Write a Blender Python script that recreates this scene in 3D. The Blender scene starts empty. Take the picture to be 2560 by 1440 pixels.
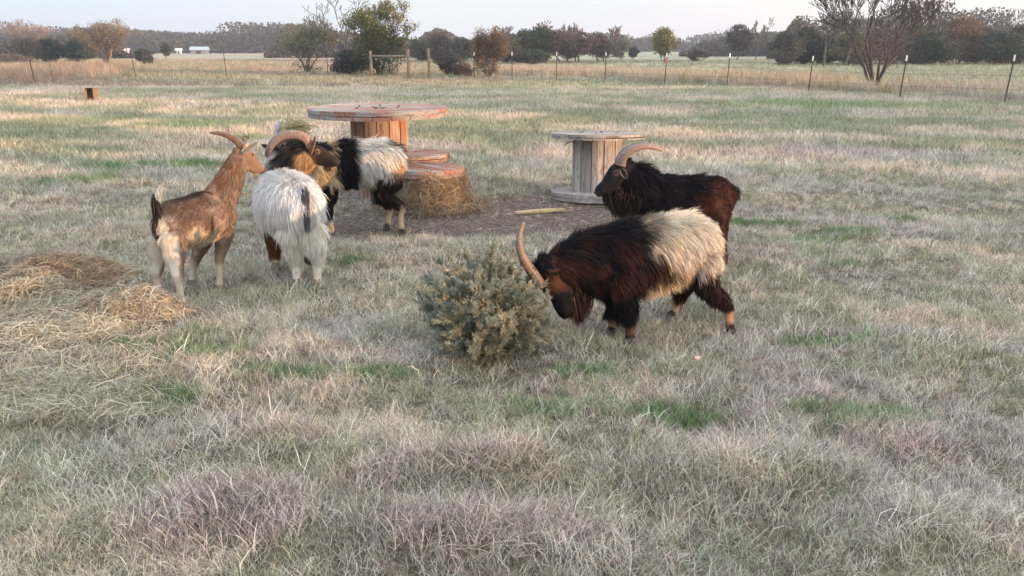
import bpy, bmesh, math, random
import numpy as np
from mathutils import Vector, Matrix
from mathutils.kdtree import KDTree
random.seed(7); RNG = np.random.default_rng(11)
R = math.radians
sc = bpy.context.scene
COL = sc.collection

# ------------------------------------------------------------------ camera
CAM_H = 1.6; FPX = 2009.0; PITCH = math.atan(602/FPX)
cd = bpy.data.cameras.new('camera'); cam = bpy.data.objects.new('camera', cd); COL.objects.link(cam)
cam.location = (0, 0, CAM_H); cam.rotation_euler = (math.pi/2-PITCH, 0, 0)
cd.sensor_width = 36; cd.lens = 36*FPX/2560; cd.clip_start = .05; cd.clip_end = 8000
sc.camera = cam

# ------------------------------------------------------------------ light
SUN_AZ = 62      # degrees right of the direction from scene back to the camera
SUN_EL = 4.0
to_sun = Vector((math.sin(R(SUN_AZ))*math.cos(R(SUN_EL)), -math.cos(R(SUN_AZ))*math.cos(R(SUN_EL)), math.sin(R(SUN_EL))))
world = bpy.data.worlds.new('World'); sc.world = world; world.use_nodes = True
wn = world.node_tree; wn.nodes.clear()
wo = wn.nodes.new('ShaderNodeOutputWorld'); wb = wn.nodes.new('ShaderNodeBackground')
sky = wn.nodes.new('ShaderNodeTexSky'); sky.sky_type = 'NISHITA'; sky.sun_disc = False
sky.sun_elevation = R(12); sky.sun_rotation = math.atan2(to_sun.x, to_sun.y)
sky.air_density = 1.0; sky.dust_density = 1.5; sky.ozone_density = 1.5
# thin high cloud veil spread over the sky
tc = wn.nodes.new('ShaderNodeTexCoord'); mp = wn.nodes.new('ShaderNodeMapping'); mp.inputs['Scale'].default_value = (1.2, 1.2, 5)
nz = wn.nodes.new('ShaderNodeTexNoise'); nz.inputs['Scale'].default_value = 1.6; nz.inputs['Detail'].default_value = 5
rp = wn.nodes.new('ShaderNodeValToRGB'); rp.color_ramp.elements[0].position = .3; rp.color_ramp.elements[0].color = (.7,.7,.7,1)
rp.color_ramp.elements[1].position = .72; rp.color_ramp.elements[1].color = (.9,.9,.9,1)
mx = wn.nodes.new('ShaderNodeMixRGB'); mx.inputs[2].default_value = (7.3, 7.5, 9.0, 1)
wn.links.new(tc.outputs['Generated'], mp.inputs[0]); wn.links.new(mp.outputs[0], nz.inputs[0]); wn.links.new(nz.outputs[0], rp.inputs[0])
sp_ = wn.nodes.new('ShaderNodeSeparateXYZ'); wn.links.new(tc.outputs['Generated'], sp_.inputs[0])
zr = wn.nodes.new('ShaderNodeMapRange'); zr.inputs[1].default_value = .12; zr.inputs[2].default_value = .9; zr.inputs[3].default_value = 1.0; zr.inputs[4].default_value = 2.3
wn.links.new(sp_.outputs[2], zr.inputs[0])      # a veiled sky is brighter overhead than at the horizon
ml = wn.nodes.new('ShaderNodeVectorMath'); ml.operation = 'SCALE'
wn.links.new(mx.outputs[0], ml.inputs[0]); wn.links.new(zr.outputs[0], ml.inputs['Scale'])
vr = wn.nodes.new('ShaderNodeValToRGB'); wn.links.new(sp_.outputs[0], vr.inputs[0])      # thicker, whiter veil towards the sun's side
vr.color_ramp.elements[0].position = 0; vr.color_ramp.elements[0].color = (.72,.74,.86,1); vr.color_ramp.elements[1].position = .55; vr.color_ramp.elements[1].color = (.88,.86,.87,1)
cx_ = wn.nodes.new('ShaderNodeMapRange'); cx_.inputs[1].default_value = -.55; cx_.inputs[2].default_value = 1.0; wn.links.new(sp_.outputs[0], cx_.inputs[0]); wn.links.new(cx_.outputs[0], vr.inputs[0])
vr.color_ramp.elements[0].color = (.60,.70,.84,1)
vs = wn.nodes.new('ShaderNodeVectorMath'); vs.operation = 'SCALE'; vs.inputs['Scale'].default_value = 7.1; wn.links.new(vr.outputs[0], vs.inputs[0]); wn.links.new(vs.outputs[0], mx.inputs[2])
wn.links.new(rp.outputs[0], mx.inputs[0]); wn.links.new(sky.outputs[0], mx.inputs[1]); wn.links.new(ml.outputs[0], wb.inputs[0])
wb.inputs[1].default_value = .1
wn.links.new(wb.outputs[0], wo.inputs[0])
sd = bpy.data.lights.new('sun', 'SUN'); sd.energy = 4.0; sd.angle = R(.5); sd.color = (1, .60, .34)
so = bpy.data.objects.new('sun', sd); COL.objects.link(so); so.rotation_euler = to_sun.to_track_quat('Z', 'Y').to_euler()
so.location = (20, -10, 15)
sc.view_settings.view_transform = 'Standard'; sc.view_settings.look = 'None'; sc.view_settings.gamma = 1
sc.view_settings.exposure = .93
sc.render.engine = 'CYCLES'
sc.cycles.max_bounces = 5; sc.cycles.diffuse_bounces = 3; sc.cycles.transmission_bounces = 3; sc.cycles.glossy_bounces = 2
sc.cycles.volume_bounces = 0

# ------------------------------------------------------------------ helpers
CT, ST = math.cos(PITCH), math.sin(PITCH)
def ray(px, py):
    u = (px-1280)/FPX; v = (720-py)/FPX
    return Vector((u, CT+v*ST, -ST+v*CT))
def P(px, py, Y):
    d = ray(px, py); t = Y/d.y
    return Vector((d.x*t, Y, CAM_H+d.z*t))
def G(px, py):
    d = ray(px, py); t = CAM_H/-d.z
    return Vector((d.x*t, d.y*t, 0))
def GX(px, Y):            # ground x for a column of the picture at depth Y
    dc = Y*CT + CAM_H*ST
    return (px-1280)/FPX*dc

def tag(o, label=None, cat=None, group=None, kind=None):
    if label: o['label'] = label
    if cat: o['category'] = cat
    if group: o['group'] = group
    if kind: o['kind'] = kind
    return o
def empty(name, loc=(0,0,0), rz=0, label=None, cat=None, group=None):
    o = bpy.data.objects.new(name, None); o.empty_display_size = .1; COL.objects.link(o)
    o.location = loc; o.rotation_euler = (0,0,rz)
    return tag(o, label, cat, group)
def obj(name, me, mat, parent=None):
    o = bpy.data.objects.new(name, me); COL.objects.link(o)
    if mat is not None:
        me.materials.clear(); me.materials.append(mat)
    if parent is not None:
        o.parent = parent
        o.matrix_parent_inverse = Matrix.Identity(4)
    return o
def mesh_np(name, V, F, smooth=True, col=None, link=None):
    me = bpy.data.meshes.new(name); V = np.asarray(V, np.float32).reshape(-1,3); F = np.asarray(F, np.int32)
    n = F.shape[1]; me.vertices.add(len(V)); me.vertices.foreach_set('co', V.ravel())
    me.loops.add(F.size); me.loops.foreach_set('vertex_index', F.ravel())
    me.polygons.add(len(F)); me.polygons.foreach_set('loop_start', np.arange(0, F.size, n, dtype=np.int32))
    me.update(calc_edges=True); me.validate()
    if smooth: me.polygons.foreach_set('use_smooth', np.ones(len(me.polygons), bool))
    if col is not None: setcol(me, col)
    return me
def setcol(me, col, name='Col'):
    col = np.asarray(col, np.float32)
    a = me.attributes.new(name, 'FLOAT_COLOR', 'POINT')
    c = np.ones((len(me.vertices), 4), np.float32); c[:, :3] = col
    a.data.foreach_set('color', c.ravel())
def verts_np(me):
    a = np.empty(len(me.vertices)*3, np.float32); me.vertices.foreach_get('co', a); return a.reshape(-1,3)
def norms_np(me):
    a = np.empty(len(me.vertices)*3, np.float32); me.vertices.foreach_get('normal', a); return a.reshape(-1,3)

_perm = np.random.default_rng(3).random((64,64,64)).astype(np.float32)
def vnoise(p):            # value noise, p (N,3) -> 0..1
    p = np.asarray(p, np.float64); i = np.floor(p).astype(int); f = p-i; f = f*f*(3-2*f)
    r = 0
    for a in (0,1):
        for b in (0,1):
            for c in (0,1):
                w = (f[:,0] if a else 1-f[:,0])*(f[:,1] if b else 1-f[:,1])*(f[:,2] if c else 1-f[:,2])
                r = r + w*_perm[(i[:,0]+a)%64, (i[:,1]+b)%64, (i[:,2]+c)%64]
    return r
def fbm(p, o=4):
    p = np.asarray(p, np.float64); r = 0; s = 0; a = 1.
    for k in range(o):
        r = r + a*vnoise(p*(2**k)+17.3*k); s += a; a *= .5
    return r/s
def n2(x, y, sx, sy=None, o=3, seed=0):
    sy = sy or sx
    return fbm(np.stack([np.asarray(x)/sx, np.asarray(y)/sy, np.full(np.shape(x), seed*7.7)], -1), o)
def sstep(a, b, x):
    t = np.clip((np.asarray(x)-a)/(b-a), 0, 1); return t*t*(3-2*t)
def unit(a): return a/np.maximum(np.linalg.norm(a, axis=-1, keepdims=True), 1e-9)

def ribbons(pts, widths, side):
    """pts N,K,3; widths N,K (half); side N,3 -> verts, quads"""
    N, K, _ = pts.shape
    s = side[:, None, :]*widths[:, :, None]
    V = np.stack([pts-s, pts+s], 2).reshape(-1,3)          # index n*K*2 + k*2 + j
    n = np.arange(N)[:, None]*K*2; k = np.arange(K-1)[None]*2
    b = (n+k).ravel()
    F = np.stack([b, b+1, b+3, b+2], -1)
    return V, F

# ------------------------------------------------------------------ materials
def nmat(name):
    m = bpy.data.materials.new(name); m.use_nodes = True
    nt = m.node_tree; nt.nodes.clear(); out = nt.nodes.new('ShaderNodeOutputMaterial')
    return m, nt, out
def principled(nt, out, rough=.8, spec=.3):
    b = nt.nodes.new('ShaderNodeBsdfPrincipled'); b.inputs['Roughness'].default_value = rough
    b.inputs['Specular IOR Level'].default_value = spec
    nt.links.new(b.outputs[0], out.inputs[0]); return b
def noise_node(nt, scale, detail=4, vec=None, dist=0):
    n = nt.nodes.new('ShaderNodeTexNoise'); n.inputs['Scale'].default_value = scale; n.inputs['Detail'].default_value = detail
    n.inputs['Distortion'].default_value = dist
    if vec is not None: nt.links.new(vec, n.inputs['Vector'])
    return n
def ramp(nt, fac, stops):
    r = nt.nodes.new('ShaderNodeValToRGB'); e = r.color_ramp.elements
    while len(e) < len(stops): e.new(.5)
    for k, (p, c) in enumerate(stops):
        e[k].position = p; e[k].color = (*c, 1)
    nt.links.new(fac, r.inputs[0]); return r
def mixc(nt, a, b, fac, mode='MIX'):
    m = nt.nodes.new('ShaderNodeMixRGB'); m.blend_type = mode
    for s, i in ((fac,0),(a,1),(b,2)):
        if hasattr(s, 'is_linked'): nt.links.new(s, m.inputs[i])
        elif isinstance(s, (int,float)): m.inputs[i].default_value = s
        else: m.inputs[i].default_value = (*s, 1)
    return m
def objcoord(nt, scale=None):
    t = nt.nodes.new('ShaderNodeTexCoord')
    if scale is None: return t.outputs['Object']
    m = nt.nodes.new('ShaderNodeMapping'); m.inputs['Scale'].default_value = scale
    nt.links.new(t.outputs['Object'], m.inputs[0]); return m.outputs[0]
def bump(nt, b, h, strength=.4, dist=.01):
    n = nt.nodes.new('ShaderNodeBump'); n.inputs['Strength'].default_value = strength; n.inputs['Distance'].default_value = dist
    nt.links.new(h, n.inputs['Height']); nt.links.new(n.outputs[0], b.inputs['Normal'])

def mat_vcol(name, rough=.75, spec=.2, transl=0., sheen=0., nscale=0, inst=False):
    """colour from the mesh's Col attribute (or per instance), slight noise, optional translucency"""
    m, nt, out = nmat(name)
    a = nt.nodes.new('ShaderNodeAttribute'); a.attribute_name = 'Col'; c = a.outputs['Color']
    if inst:
        a.attribute_name = 'bv'
        i = nt.nodes.new('ShaderNodeAttribute'); i.attribute_type = 'INSTANCER'; i.attribute_name = 'icol'
        c = mixc(nt, a.outputs['Color'], i.outputs['Color'], 1., 'MULTIPLY').outputs[0]
    if nscale:
        n = noise_node(nt, nscale, 3, objcoord(nt)); r = ramp(nt, n.outputs[0], [(.3,(.7,.7,.7)),(.7,(1.2,1.2,1.2))])
        c = mixc(nt, c, r.outputs[0], 1., 'MULTIPLY').outputs[0]
    b = principled(nt, out, rough, spec); nt.links.new(c, b.inputs['Base Color'])
    if sheen:
        b.inputs['Sheen Weight'].default_value = sheen; b.inputs['Sheen Roughness'].default_value = .5
    if transl:
        t = nt.nodes.new('ShaderNodeBsdfTranslucent'); nt.links.new(c, t.inputs[0])
        ms = nt.nodes.new('ShaderNodeMixShader'); ms.inputs[0].default_value = transl
        nt.links.new(b.outputs[0], ms.inputs[1]); nt.links.new(t.outputs[0], ms.inputs[2]); nt.links.new(ms.outputs[0], out.inputs[0])
    return m
M_GRASS = mat_vcol('grass_blades', .7, .15, .25, inst=True)
M_FUR = mat_vcol('goat_hair', .6, .12, .12)
M_SKIN = mat_vcol('goat_body', .8, .15)
M_LEAF = mat_vcol('foliage', .7, .15, .3)
M_HAY = mat_vcol('straw', .65, .2, .2)
M_BARK = mat_vcol('bark', .9, .1)

def mat_horn():
    m, nt, out = nmat('horn_keratin'); b = principled(nt, out, .5, .35)
    a = nt.nodes.new('ShaderNodeAttribute'); a.attribute_name = 'Col'
    n = noise_node(nt, 60, 4, objcoord(nt)); r = ramp(nt, n.outputs[0], [(.3,(.7,.68,.66)),(.7,(1.1,1.1,1.1))])
    nt.links.new(mixc(nt, a.outputs['Color'], r.outputs[0], 1., 'MULTIPLY').outputs[0], b.inputs['Base Color'])
    bump(nt, b, n.outputs[0], .5, .003); return m
M_HORN = mat_horn()
def mat_plain(name, col, rough=.6, spec=.3, metal=0, nscale=25, amt=.25):
    m, nt, out = nmat(name); b = principled(nt, out, rough, spec); b.inputs['Metallic'].default_value = metal
    n = noise_node(nt, nscale, 5, objcoord(nt))
    r = ramp(nt, n.outputs[0], [(.3, tuple(c*(1-amt) for c in col)), (.7, tuple(min(1,c*(1+amt)) for c in col))])
    nt.links.new(r.outputs[0], b.inputs['Base Color']); return m
M_HOOF = mat_plain('hoof', (.06,.05,.045), .6)
M_EYE = mat_plain('eye', (.02,.015,.01), .08, .6, amt=.1)
M_NOSE = mat_plain('nose_skin', (.02,.017,.018), .4, .5)
M_STEEL = mat_plain('post_steel', (.035,.033,.03), .6, .4, .2)
M_WHITE = mat_plain('white_paint', (.8,.8,.8), .5)
M_POSTWOOD = mat_plain('fence_wood', (.22,.18,.13), .85, .15, nscale=12)
M_BRICKPAL = mat_plain('pale_wall', (.75,.75,.75), .7)
M_ROOF = mat_plain('metal_roof', (.32,.42,.45), .5)

def mat_wood(name, red=0., pale=(.46,.39,.32), dark=(.2,.16,.12), grey=(.33,.31,.3), radial=False):
    """weathered board: grain stretched along the plank's own direction (attribute 'uvw' coordinates), optional worn red paint; sun orange on the large drum"""
    m, nt, out = nmat(name); b = principled(nt, out, .8, .2)
    a = nt.nodes.new('ShaderNodeAttribute'); a.attribute_name = 'grain'
    mp = nt.nodes.new('ShaderNodeMapping'); mp.inputs['Scale'].default_value = (1.2, 34, 34); nt.links.new(a.outputs['Vector'], mp.inputs[0])
    g = noise_node(nt, 1.6, 6, mp.outputs[0], .6)
    c = ramp(nt, g.outputs[0], [(.3, dark), (.5, grey), (.72, pale)])
    mp2 = nt.nodes.new('ShaderNodeMapping'); mp2.inputs['Scale'].default_value = (3, 9, 9); nt.links.new(a.outputs['Vector'], mp2.inputs[0])
    k = noise_node(nt, 1.7, 3, mp2.outputs[0], 1.5)
    kr = ramp(nt, k.outputs[0], [(.28,(.35,.28,.22)),(.42,(1,1,1))])
    c2 = mixc(nt, c.outputs[0], kr.outputs[0], .8, 'MULTIPLY')
    pc = nt.nodes.new('ShaderNodeAttribute'); pc.attribute_name = 'Col'
    c3 = mixc(nt, c2.outputs[0], pc.outputs['Color'], 1., 'MULTIPLY')
    last = c3.outputs[0]
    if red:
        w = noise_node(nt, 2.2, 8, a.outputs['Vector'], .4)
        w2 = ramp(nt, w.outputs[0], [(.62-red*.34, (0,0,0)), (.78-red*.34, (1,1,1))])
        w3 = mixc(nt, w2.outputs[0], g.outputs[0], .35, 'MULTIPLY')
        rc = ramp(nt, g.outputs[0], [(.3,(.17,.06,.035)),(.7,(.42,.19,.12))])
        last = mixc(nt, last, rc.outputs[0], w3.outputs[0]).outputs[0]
    nt.links.new(last, b.inputs['Base Color']); bump(nt, b, g.outputs[0], .6, .004)
    return m
M_WOOD_RED = mat_wood('worn_red_boards', red=.5)
M_WOOD_REDDER = mat_wood('worn_red_bench', red=.72)
M_WOOD = mat_wood('weathered_boards')
M_WOOD_COL = mat_wood('weathered_staves', pale=(.54,.47,.41), dark=(.27,.22,.18), grey=(.40,.37,.34))
M_WOOD_SUNTINT = mat_wood('sun_tinted_staves', red=.46, pale=(.5,.35,.24), dark=(.25,.16,.11), grey=(.36,.29,.25))  # orange of low sun on the large drum, put into the stave colour
M_WOOD_ORANGE = mat_wood('box_boards', red=0, pale=(.34,.24,.16), dark=(.18,.12,.08), grey=(.28,.19,.13))
M_WOOD_YEL = mat_wood('fallen_board', red=0, pale=(.5,.42,.24), dark=(.28,.22,.12), grey=(.42,.35,.2))

# ------------------------------------------------------------------ ground
def gh(x, y):
    x = np.asarray(x, float); y = np.asarray(y, float)
    near = sstep(26, 12, y)
    h = (n2(x, y, 1.1, o=3, seed=1)-.5)*.10*near + (n2(x, y, .28, o=2, seed=2)-.5)*.07*near
    h = h + (n2(x, y, 7, 5, seed=3)-.5)*.10*sstep(60, 20, y)*sstep(2, 8, y)
    for (cx, cy, rx, ry, a) in HUMPS:
        h = h + a*np.exp(-((x-cx)/rx)**2-((y-cy)/ry)**2)
    h = h*(1-.85*dirtf(x, y))
    # distant low rises beyond the fence
    for (cx, cy, rx, ry, a) in FARHUMPS:
        h = h + a*np.exp(-((x-cx)/rx)**2-((y-cy)/ry)**2)
    return h - .03
HUMPS = []
def hump(px, py, rx, ry, a):
    g = G(px, py); HUMPS.append((g.x, g.y, rx, ry, a))
hump(1180,1170,.38,.16,.10); hump(1120,1350,.42,.16,.11); hump(560,1300,.4,.2,.08); hump(640,1110,.3,.15,.07)
hump(1850,1200,.5,.2,.08); hump(2200,1100,.4,.2,.05); hump(2350,1330,.35,.18,.06); hump(1560,1400,.3,.12,.05)
HAYM = []
for (px,py,rx,ry,a) in ((60,770,.45,.35,.13),(190,735,.42,.28,.17),(100,660,.4,.2,.10),(345,800,.36,.22,.12),(60,850,.5,.3,.07)):
    g = G(px,py); HAYM.append((g.x,g.y,rx,ry,a))
FARHUMPS = [(GX(1830,62),62,4,1.6,.5),(GX(1720,64),64,2.2,1.2,.32),(GX(1600,75),75,6,2,.25)]
def dirtf(x, y):
    d = 0
    for (cx, cy, rx, ry) in ((-1.25,7.55,1.25,.62),(.15,8.0,1.3,.92),(.75,7.5,.95,.6),(-.4,7.25,1.0,.3)):
        d = np.maximum(d, 1.25-((x-cx)/rx)**2-((y-cy)/ry)**2)
    return np.clip(sstep(.1, .75, d+(n2(x, y, .5, .3, seed=5)-.5)*1.1), 0, 1)
GREEN = []
for (px,py,rx,ry,a) in ((380,415,1.25,.36,1.25),(200,445,.7,.4,.9),(470,320,1.5,1.2,.85),(250,300,1.6,1.0,.6),(620,345,.5,.5,.7),(400,985,.2,.14,1.1),(480,880,.5,.3,.55),(860,925,.6,.12,.85),
    (630,915,.13,.08,.9),(900,655,.2,.1,.8),(1845,555,.22,.16,1.2),(2250,545,.3,.14,.9),(1960,560,.35,.14,.8),(2100,660,.35,.15,.8),(2120,575,.5,.2,.5),
    (2060,855,.45,.14,.85),(1450,925,.35,.1,.7),(1700,1035,.2,.12,.8),(1790,1000,.2,.1,.7),(2180,1050,.5,.2,.65),(2280,1060,.15,.12,.8),
    (2050,265,6,3,.75),(1500,240,6,2.4,.5),(1850,300,2.5,.8,.6),(700,250,5,2,.45),(640,600,.4,.15,.5),(2430,770,.2,.1,.4),(2000,600,.5,.15,.5),
    (1650,340,1.4,.5,.4),(2470,265,2,.7,.5),(620,225,4,1.2,.5),(60,340,.8,.35,.8),(270,610,.22,.1,.8),(1400,1020,.5,.15,.3),(1440,470,.2,.2,.9)):
    g = G(px,py); GREEN.append((g.x,g.y,rx,ry,a))
def greenf(x, y):
    g = (n2(x, y, 1.0, .55, seed=8)-.5)*1.3+(n2(x, y, .22, .14, seed=9)-.5)*.7
    b = 0
    for (cx, cy, rx, ry, a) in GREEN:
        b = np.maximum(b, a*np.exp(-((x-cx)/rx)**2-((y-cy)/ry)**2))
    return np.clip(b*.95+g*.85-.02, 0, 1)
C_STRAW = np.array((.73,.625,.49)); C_GREY = np.array((.66,.61,.53)); C_PINK = np.array((.62,.51,.465)); C_GRN = np.array((.17,.29,.11)); C_DGRN = np.array((.34,.39,.24))
C_ORANGE = np.array((.50,.36,.25))
def turf_colour(x, y):
    x = np.asarray(x, float); y = np.asarray(y, float)
    sx = np.where(y > 12, 3.5, 1.)
    a = n2(x/sx, y/sx, .8, .5, seed=20)[:,None]; b = n2(x/sx, y/sx, 1.5, .8, seed=21)[:,None]; k = n2(x/sx, y/sx, .5, .4, seed=22)[:,None]
    c = C_GREY*(1-sstep(.38,.56,a)) + C_STRAW*sstep(.38,.56,a)
    c = c*(1-.6*sstep(.54,.68,b)) + C_PINK*.6*sstep(.54,.68,b)
    q = sstep(.40,.60,k)*(.60+.2*sstep(7,13,y)[:,None]); c = c*(1-q) + C_DGRN*q
    g = greenf(x, y)[:,None]
    gg = sstep(.18,.7,g)
    cg = C_GRN*.75+C_DGRN*.35
    far = sstep(9, 22, y)[:,None]
    c = c*(1-gg) + (cg*(1-far*.5)+C_DGRN*far*.62)*gg
    return c

def build_ground():
    ys = [-60,-20,-5,0,1]; y = 1.6
    while y < 5000:
        ys.append(y); y += .06 if y < 10 else .06*(y/10)**1.9
    ys.append(6000); ys = np.array(ys)
    xs = [-6000,-3000,-1500,-800,-400,-200,-120,-80,-55,-40,-30,-24,-19,-15,-12,-10,-8,-7,-6,-5.3,-4.7]
    core = list(np.arange(-4.3,4.31,.07)); xs = np.array(xs+core+[-v for v in xs[::-1]])
    X, Y = np.meshgrid(xs, ys); f = X.ravel(); g = Y.ravel(); H = gh(f, g)
    V = np.stack([f, g, H], -1); nx = len(xs); ny = len(ys)
    i = (np.arange(ny-1)[:,None]*nx+np.arange(nx-1)[None]).ravel(); F = np.stack([i,i+1,i+nx+1,i+nx],-1)
    me = mesh_np('ground', V, F); d = dirtf(f, g)
    setcol(me, np.stack([d, greenf(f,g), d*0], -1), 'zones')
    m, nt, out = nmat('pasture_soil'); b = principled(nt, out, .95, .05)
    ge = nt.nodes.new('ShaderNodeNewGeometry'); pos = ge.outputs['Position']
    z = nt.nodes.new('ShaderNodeAttribute'); z.attribute_name = 'zones'
    sx = nt.nodes.new('ShaderNodeSeparateColor'); nt.links.new(z.outputs['Color'], sx.inputs[0])
    n1 = noise_node(nt, .9, 6, pos); nfine = noise_node(nt, 28, 6, pos)
    near = ramp(nt, nfine.outputs[0], [(.3,(.06,.05,.035)),(.5,(.13,.11,.08)),(.7,(.24,.2,.15))])
    # far field: long streaks of dry pinkish and green grass
    mp = nt.nodes.new('ShaderNodeMapping'); mp.inputs['Scale'].default_value = (.018,.085,.2); nt.links.new(pos, mp.inputs[0])
    fs = noise_node(nt, 1.0, 8, mp.outputs[0], .3)
    farc = ramp(nt, fs.outputs[0], [(.3,(.34,.27,.22)),(.44,(.42,.34,.27)),(.5,(.29,.33,.22)),(.58,(.33,.36,.25)),(.7,(.46,.39,.31))])
    mp3 = nt.nodes.new('ShaderNodeMapping'); mp3.inputs['Scale'].default_value = (.5,.5,.2); nt.links.new(pos, mp3.inputs[0])
    fb = noise_node(nt, 1.0, 8, mp3.outputs[0]); fbr = ramp(nt, fb.outputs[0], [(.25,(.7,.7,.7)),(.75,(1.15,1.15,1.15))])
    farc2 = mixc(nt, farc.outputs[0], fbr.outputs[0], 1., 'MULTIPLY')
    # left part of the far field is dry and pinkish, right part greener
    sp = nt.nodes.new('ShaderNodeSeparateXYZ'); nt.links.new(pos, sp.inputs[0])
    dv = nt.nodes.new('ShaderNodeMath'); dv.operation = 'DIVIDE'; nt.links.new(sp.outputs[0], dv.inputs[0]); nt.links.new(sp.outputs[1], dv.inputs[1])
    mr = nt.nodes.new('ShaderNodeMapRange'); mr.inputs[1].default_value = -.3; mr.inputs[2].default_value = .35; nt.links.new(dv.outputs[0], mr.inputs[0])
    lr = mixc(nt, (1.25,1.05,1.0), (1.02,1.08,.95), mr.outputs[0])
    farc3 = mixc(nt, farc2.outputs[0], lr.outputs[0], .85, 'MULTIPLY')
    md = nt.nodes.new('ShaderNodeMapRange'); md.inputs[1].default_value = 16; md.inputs[2].default_value = 34; nt.links.new(sp.outputs[1], md.inputs[0])
    c = mixc(nt, near.outputs[0], farc3.outputs[0], md.outputs[0])
    dirt = ramp(nt, nfine.outputs[0], [(.3,(.055,.042,.034)),(.5,(.115,.09,.074)),(.72,(.23,.18,.145))])
    c2 = mixc(nt, c.outputs[0], dirt.outputs[0], sx.outputs[0])
    nt.links.new(c2.outputs[0], b.inputs['Base Color']); bump(nt, b, nfine.outputs[0], .8, .02)
    o = obj('ground', me, m); tag(o, 'dry grey and tan pasture ground with a bare dirt patch round the spools', 'ground', kind='structure')
build_ground()

# ------------------------------------------------------------------ unseen woods added on the sun's side, outside the frame: they shade the pasture and let patches of low sun through
def added_shade_woods():
    r = np.random.default_rng(5); d = np.array(to_sun); hd = np.array((d[0], d[1], 0)); hd /= np.linalg.norm(hd); pr = np.array((-hd[1], hd[0], 0))
    if pr[1] < 0: pr = -pr
    C = np.array((0, 6, 0))+hd*36
    n = 46000; u = r.uniform(-24, 27, n); w = r.normal(0, 1.4, n); z = 8.5*r.random(n)
    top = 6.2+2.4*n2(u, u*0, 3.5, seed=61)*1.5-1.2
    keep = (z < top) & (r.random(n) < sstep(27, 20, u)); p = (C+np.outer(u, pr)+np.outer(w, hd)); p[:,2] = z
    gap = n2(u, z, .85, .55, o=3, seed=62) > .635
    keep &= ~gap
    for (px, py, Y, rad) in SUNLIT:  # gaps cut along the sun's rays so that chosen spots are lit
        q = np.array(P(px, py, Y)); v = p-q; t = v@d; dist = np.linalg.norm(v-np.outer(t, d), axis=1); keep &= dist > rad+.12
    p = p[keep]; n = len(p)
    a = unit(r.normal(size=(n,3))); b = unit(np.cross(a, r.normal(size=(n,3)))); s = .17*(.6+.8*r.random((n,1)))
    V = np.stack([p-a*s, p+b*s*.7, p+a*s, p-b*s*.7], 1).reshape(-1,3)
    c = np.array((.07,.08,.04))*(.6+.8*r.random((n,1)))
    me = mesh_np('added_shade_woods', V, np.arange(n*4).reshape(-1,4), smooth=False, col=np.repeat(c,4,0))
    tag(obj('added_shade_woods', me, M_LEAF), 'unseen woods added to the right behind the viewpoint, shading the pasture', 'woodland', kind='stuff')
SUNLIT = [(1740,640,4.4,.26),(1690,690,4.3,.12),(1560,640,4.25,.08),(1370,700,4.2,.12),(1310,640,4.25,.12),(500,590,5.15,.12),(550,530,5.25,.10),(432,570,4.95,.08),(625,400,5.6,.14),(580,350,5.5,.1),
 (790,395,5.95,.16),(740,345,5.95,.14),(985,440,7.15,.15),(870,420,7.1,.05),(965,312,8.6,.10),(1000,330,8.6,.06),(1060,288,8.5,.22),(1120,430,8.1,.18),(1130,480,8.0,.18),(1080,385,9.5,.22),
 (1490,425,8.7,.07),(1530,430,8.7,.06),(1500,355,8.6,.09),(1600,375,5.9,.14),(1560,430,5.8,.08),(1790,560,5.9,.12),(1700,600,5.8,.05),(1240,670,4.0,.16),(1180,660,4.0,.1),(230,690,5.2,.22),(90,720,5.0,.2),(232,225,25.6,1.3),(60,230,26,2),
 (1300,640,5,.12),(1170,700,3.9,.06),(60,330,13,.6),(350,270,17,.8),(1780,340,12,.8),(2100,330,12,.4)]
added_shade_woods()

# ------------------------------------------------------------------ grass tufts, instanced on a numpy scatter (stuff)
def tuft(name, n, rad, hgt, wid, lean, curl, mat_all=0., K=4, seed=0, top=None):
    r = np.random.default_rng(seed)
    a = r.random(n)*2*np.pi; d = rad*np.sqrt(r.random(n))
    base = np.stack([d*np.cos(a), d*np.sin(a), np.full(n,-.01)], -1)
    L = hgt*(.45+.75*r.random(n)); th = r.random(n)*2*np.pi
    out = np.stack([np.cos(th), np.sin(th), 0*th], -1)
    ln = lean*(.25+r.random(n)*1.0)
    pts = [base]; ang = ln*.5
    dirv = np.stack([out[:,0]*np.sin(ang), out[:,1]*np.sin(ang), np.cos(ang)], -1)
    cv = curl*(.2+r.random(n)); tw = r.normal(0,.5,n)
    for k in range(1, K):
        pts.append(pts[-1]+dirv*(L/(K-1))[:,None]); ang = ang+cv*1.2/(K-1)*1.5
        th2 = th+tw*k*.6; dirv = np.stack([np.cos(th2)*np.sin(ang), np.sin(th2)*np.sin(ang), np.cos(ang)], -1)
    pts = np.stack(pts, 1); pts[:,:,2] = np.maximum(pts[:,:,2], -.012+.012*r.random((n,1)))
    w = wid*(.6+.7*r.random(n))[:,None]*np.array([1,.95,.7,.12] if K == 4 else [1,.6,.1])[None]
    sa = r.random(n)*np.pi; side = np.stack([np.cos(sa), np.sin(sa), .2*r.normal(size=n)], -1); side = unit(side)
    V, F = ribbons(pts, w*.5, side)
    v = .27+1.5*r.random(n)**1.6; tint = r.normal(0,.06,(n,3)); c = np.clip(v[:,None]*(1+tint), .05, 1.5)
    if top is not None: c = c*1.0
    me = mesh_np(name, V, F); setcol(me, np.repeat(c, K*2, 0), 'bv'); me.materials.append(M_GRASS)
    return bpy.data.objects.new(name, me)
tc_ = bpy.data.collections.new('tuft_sources')
TK = {}
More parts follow.
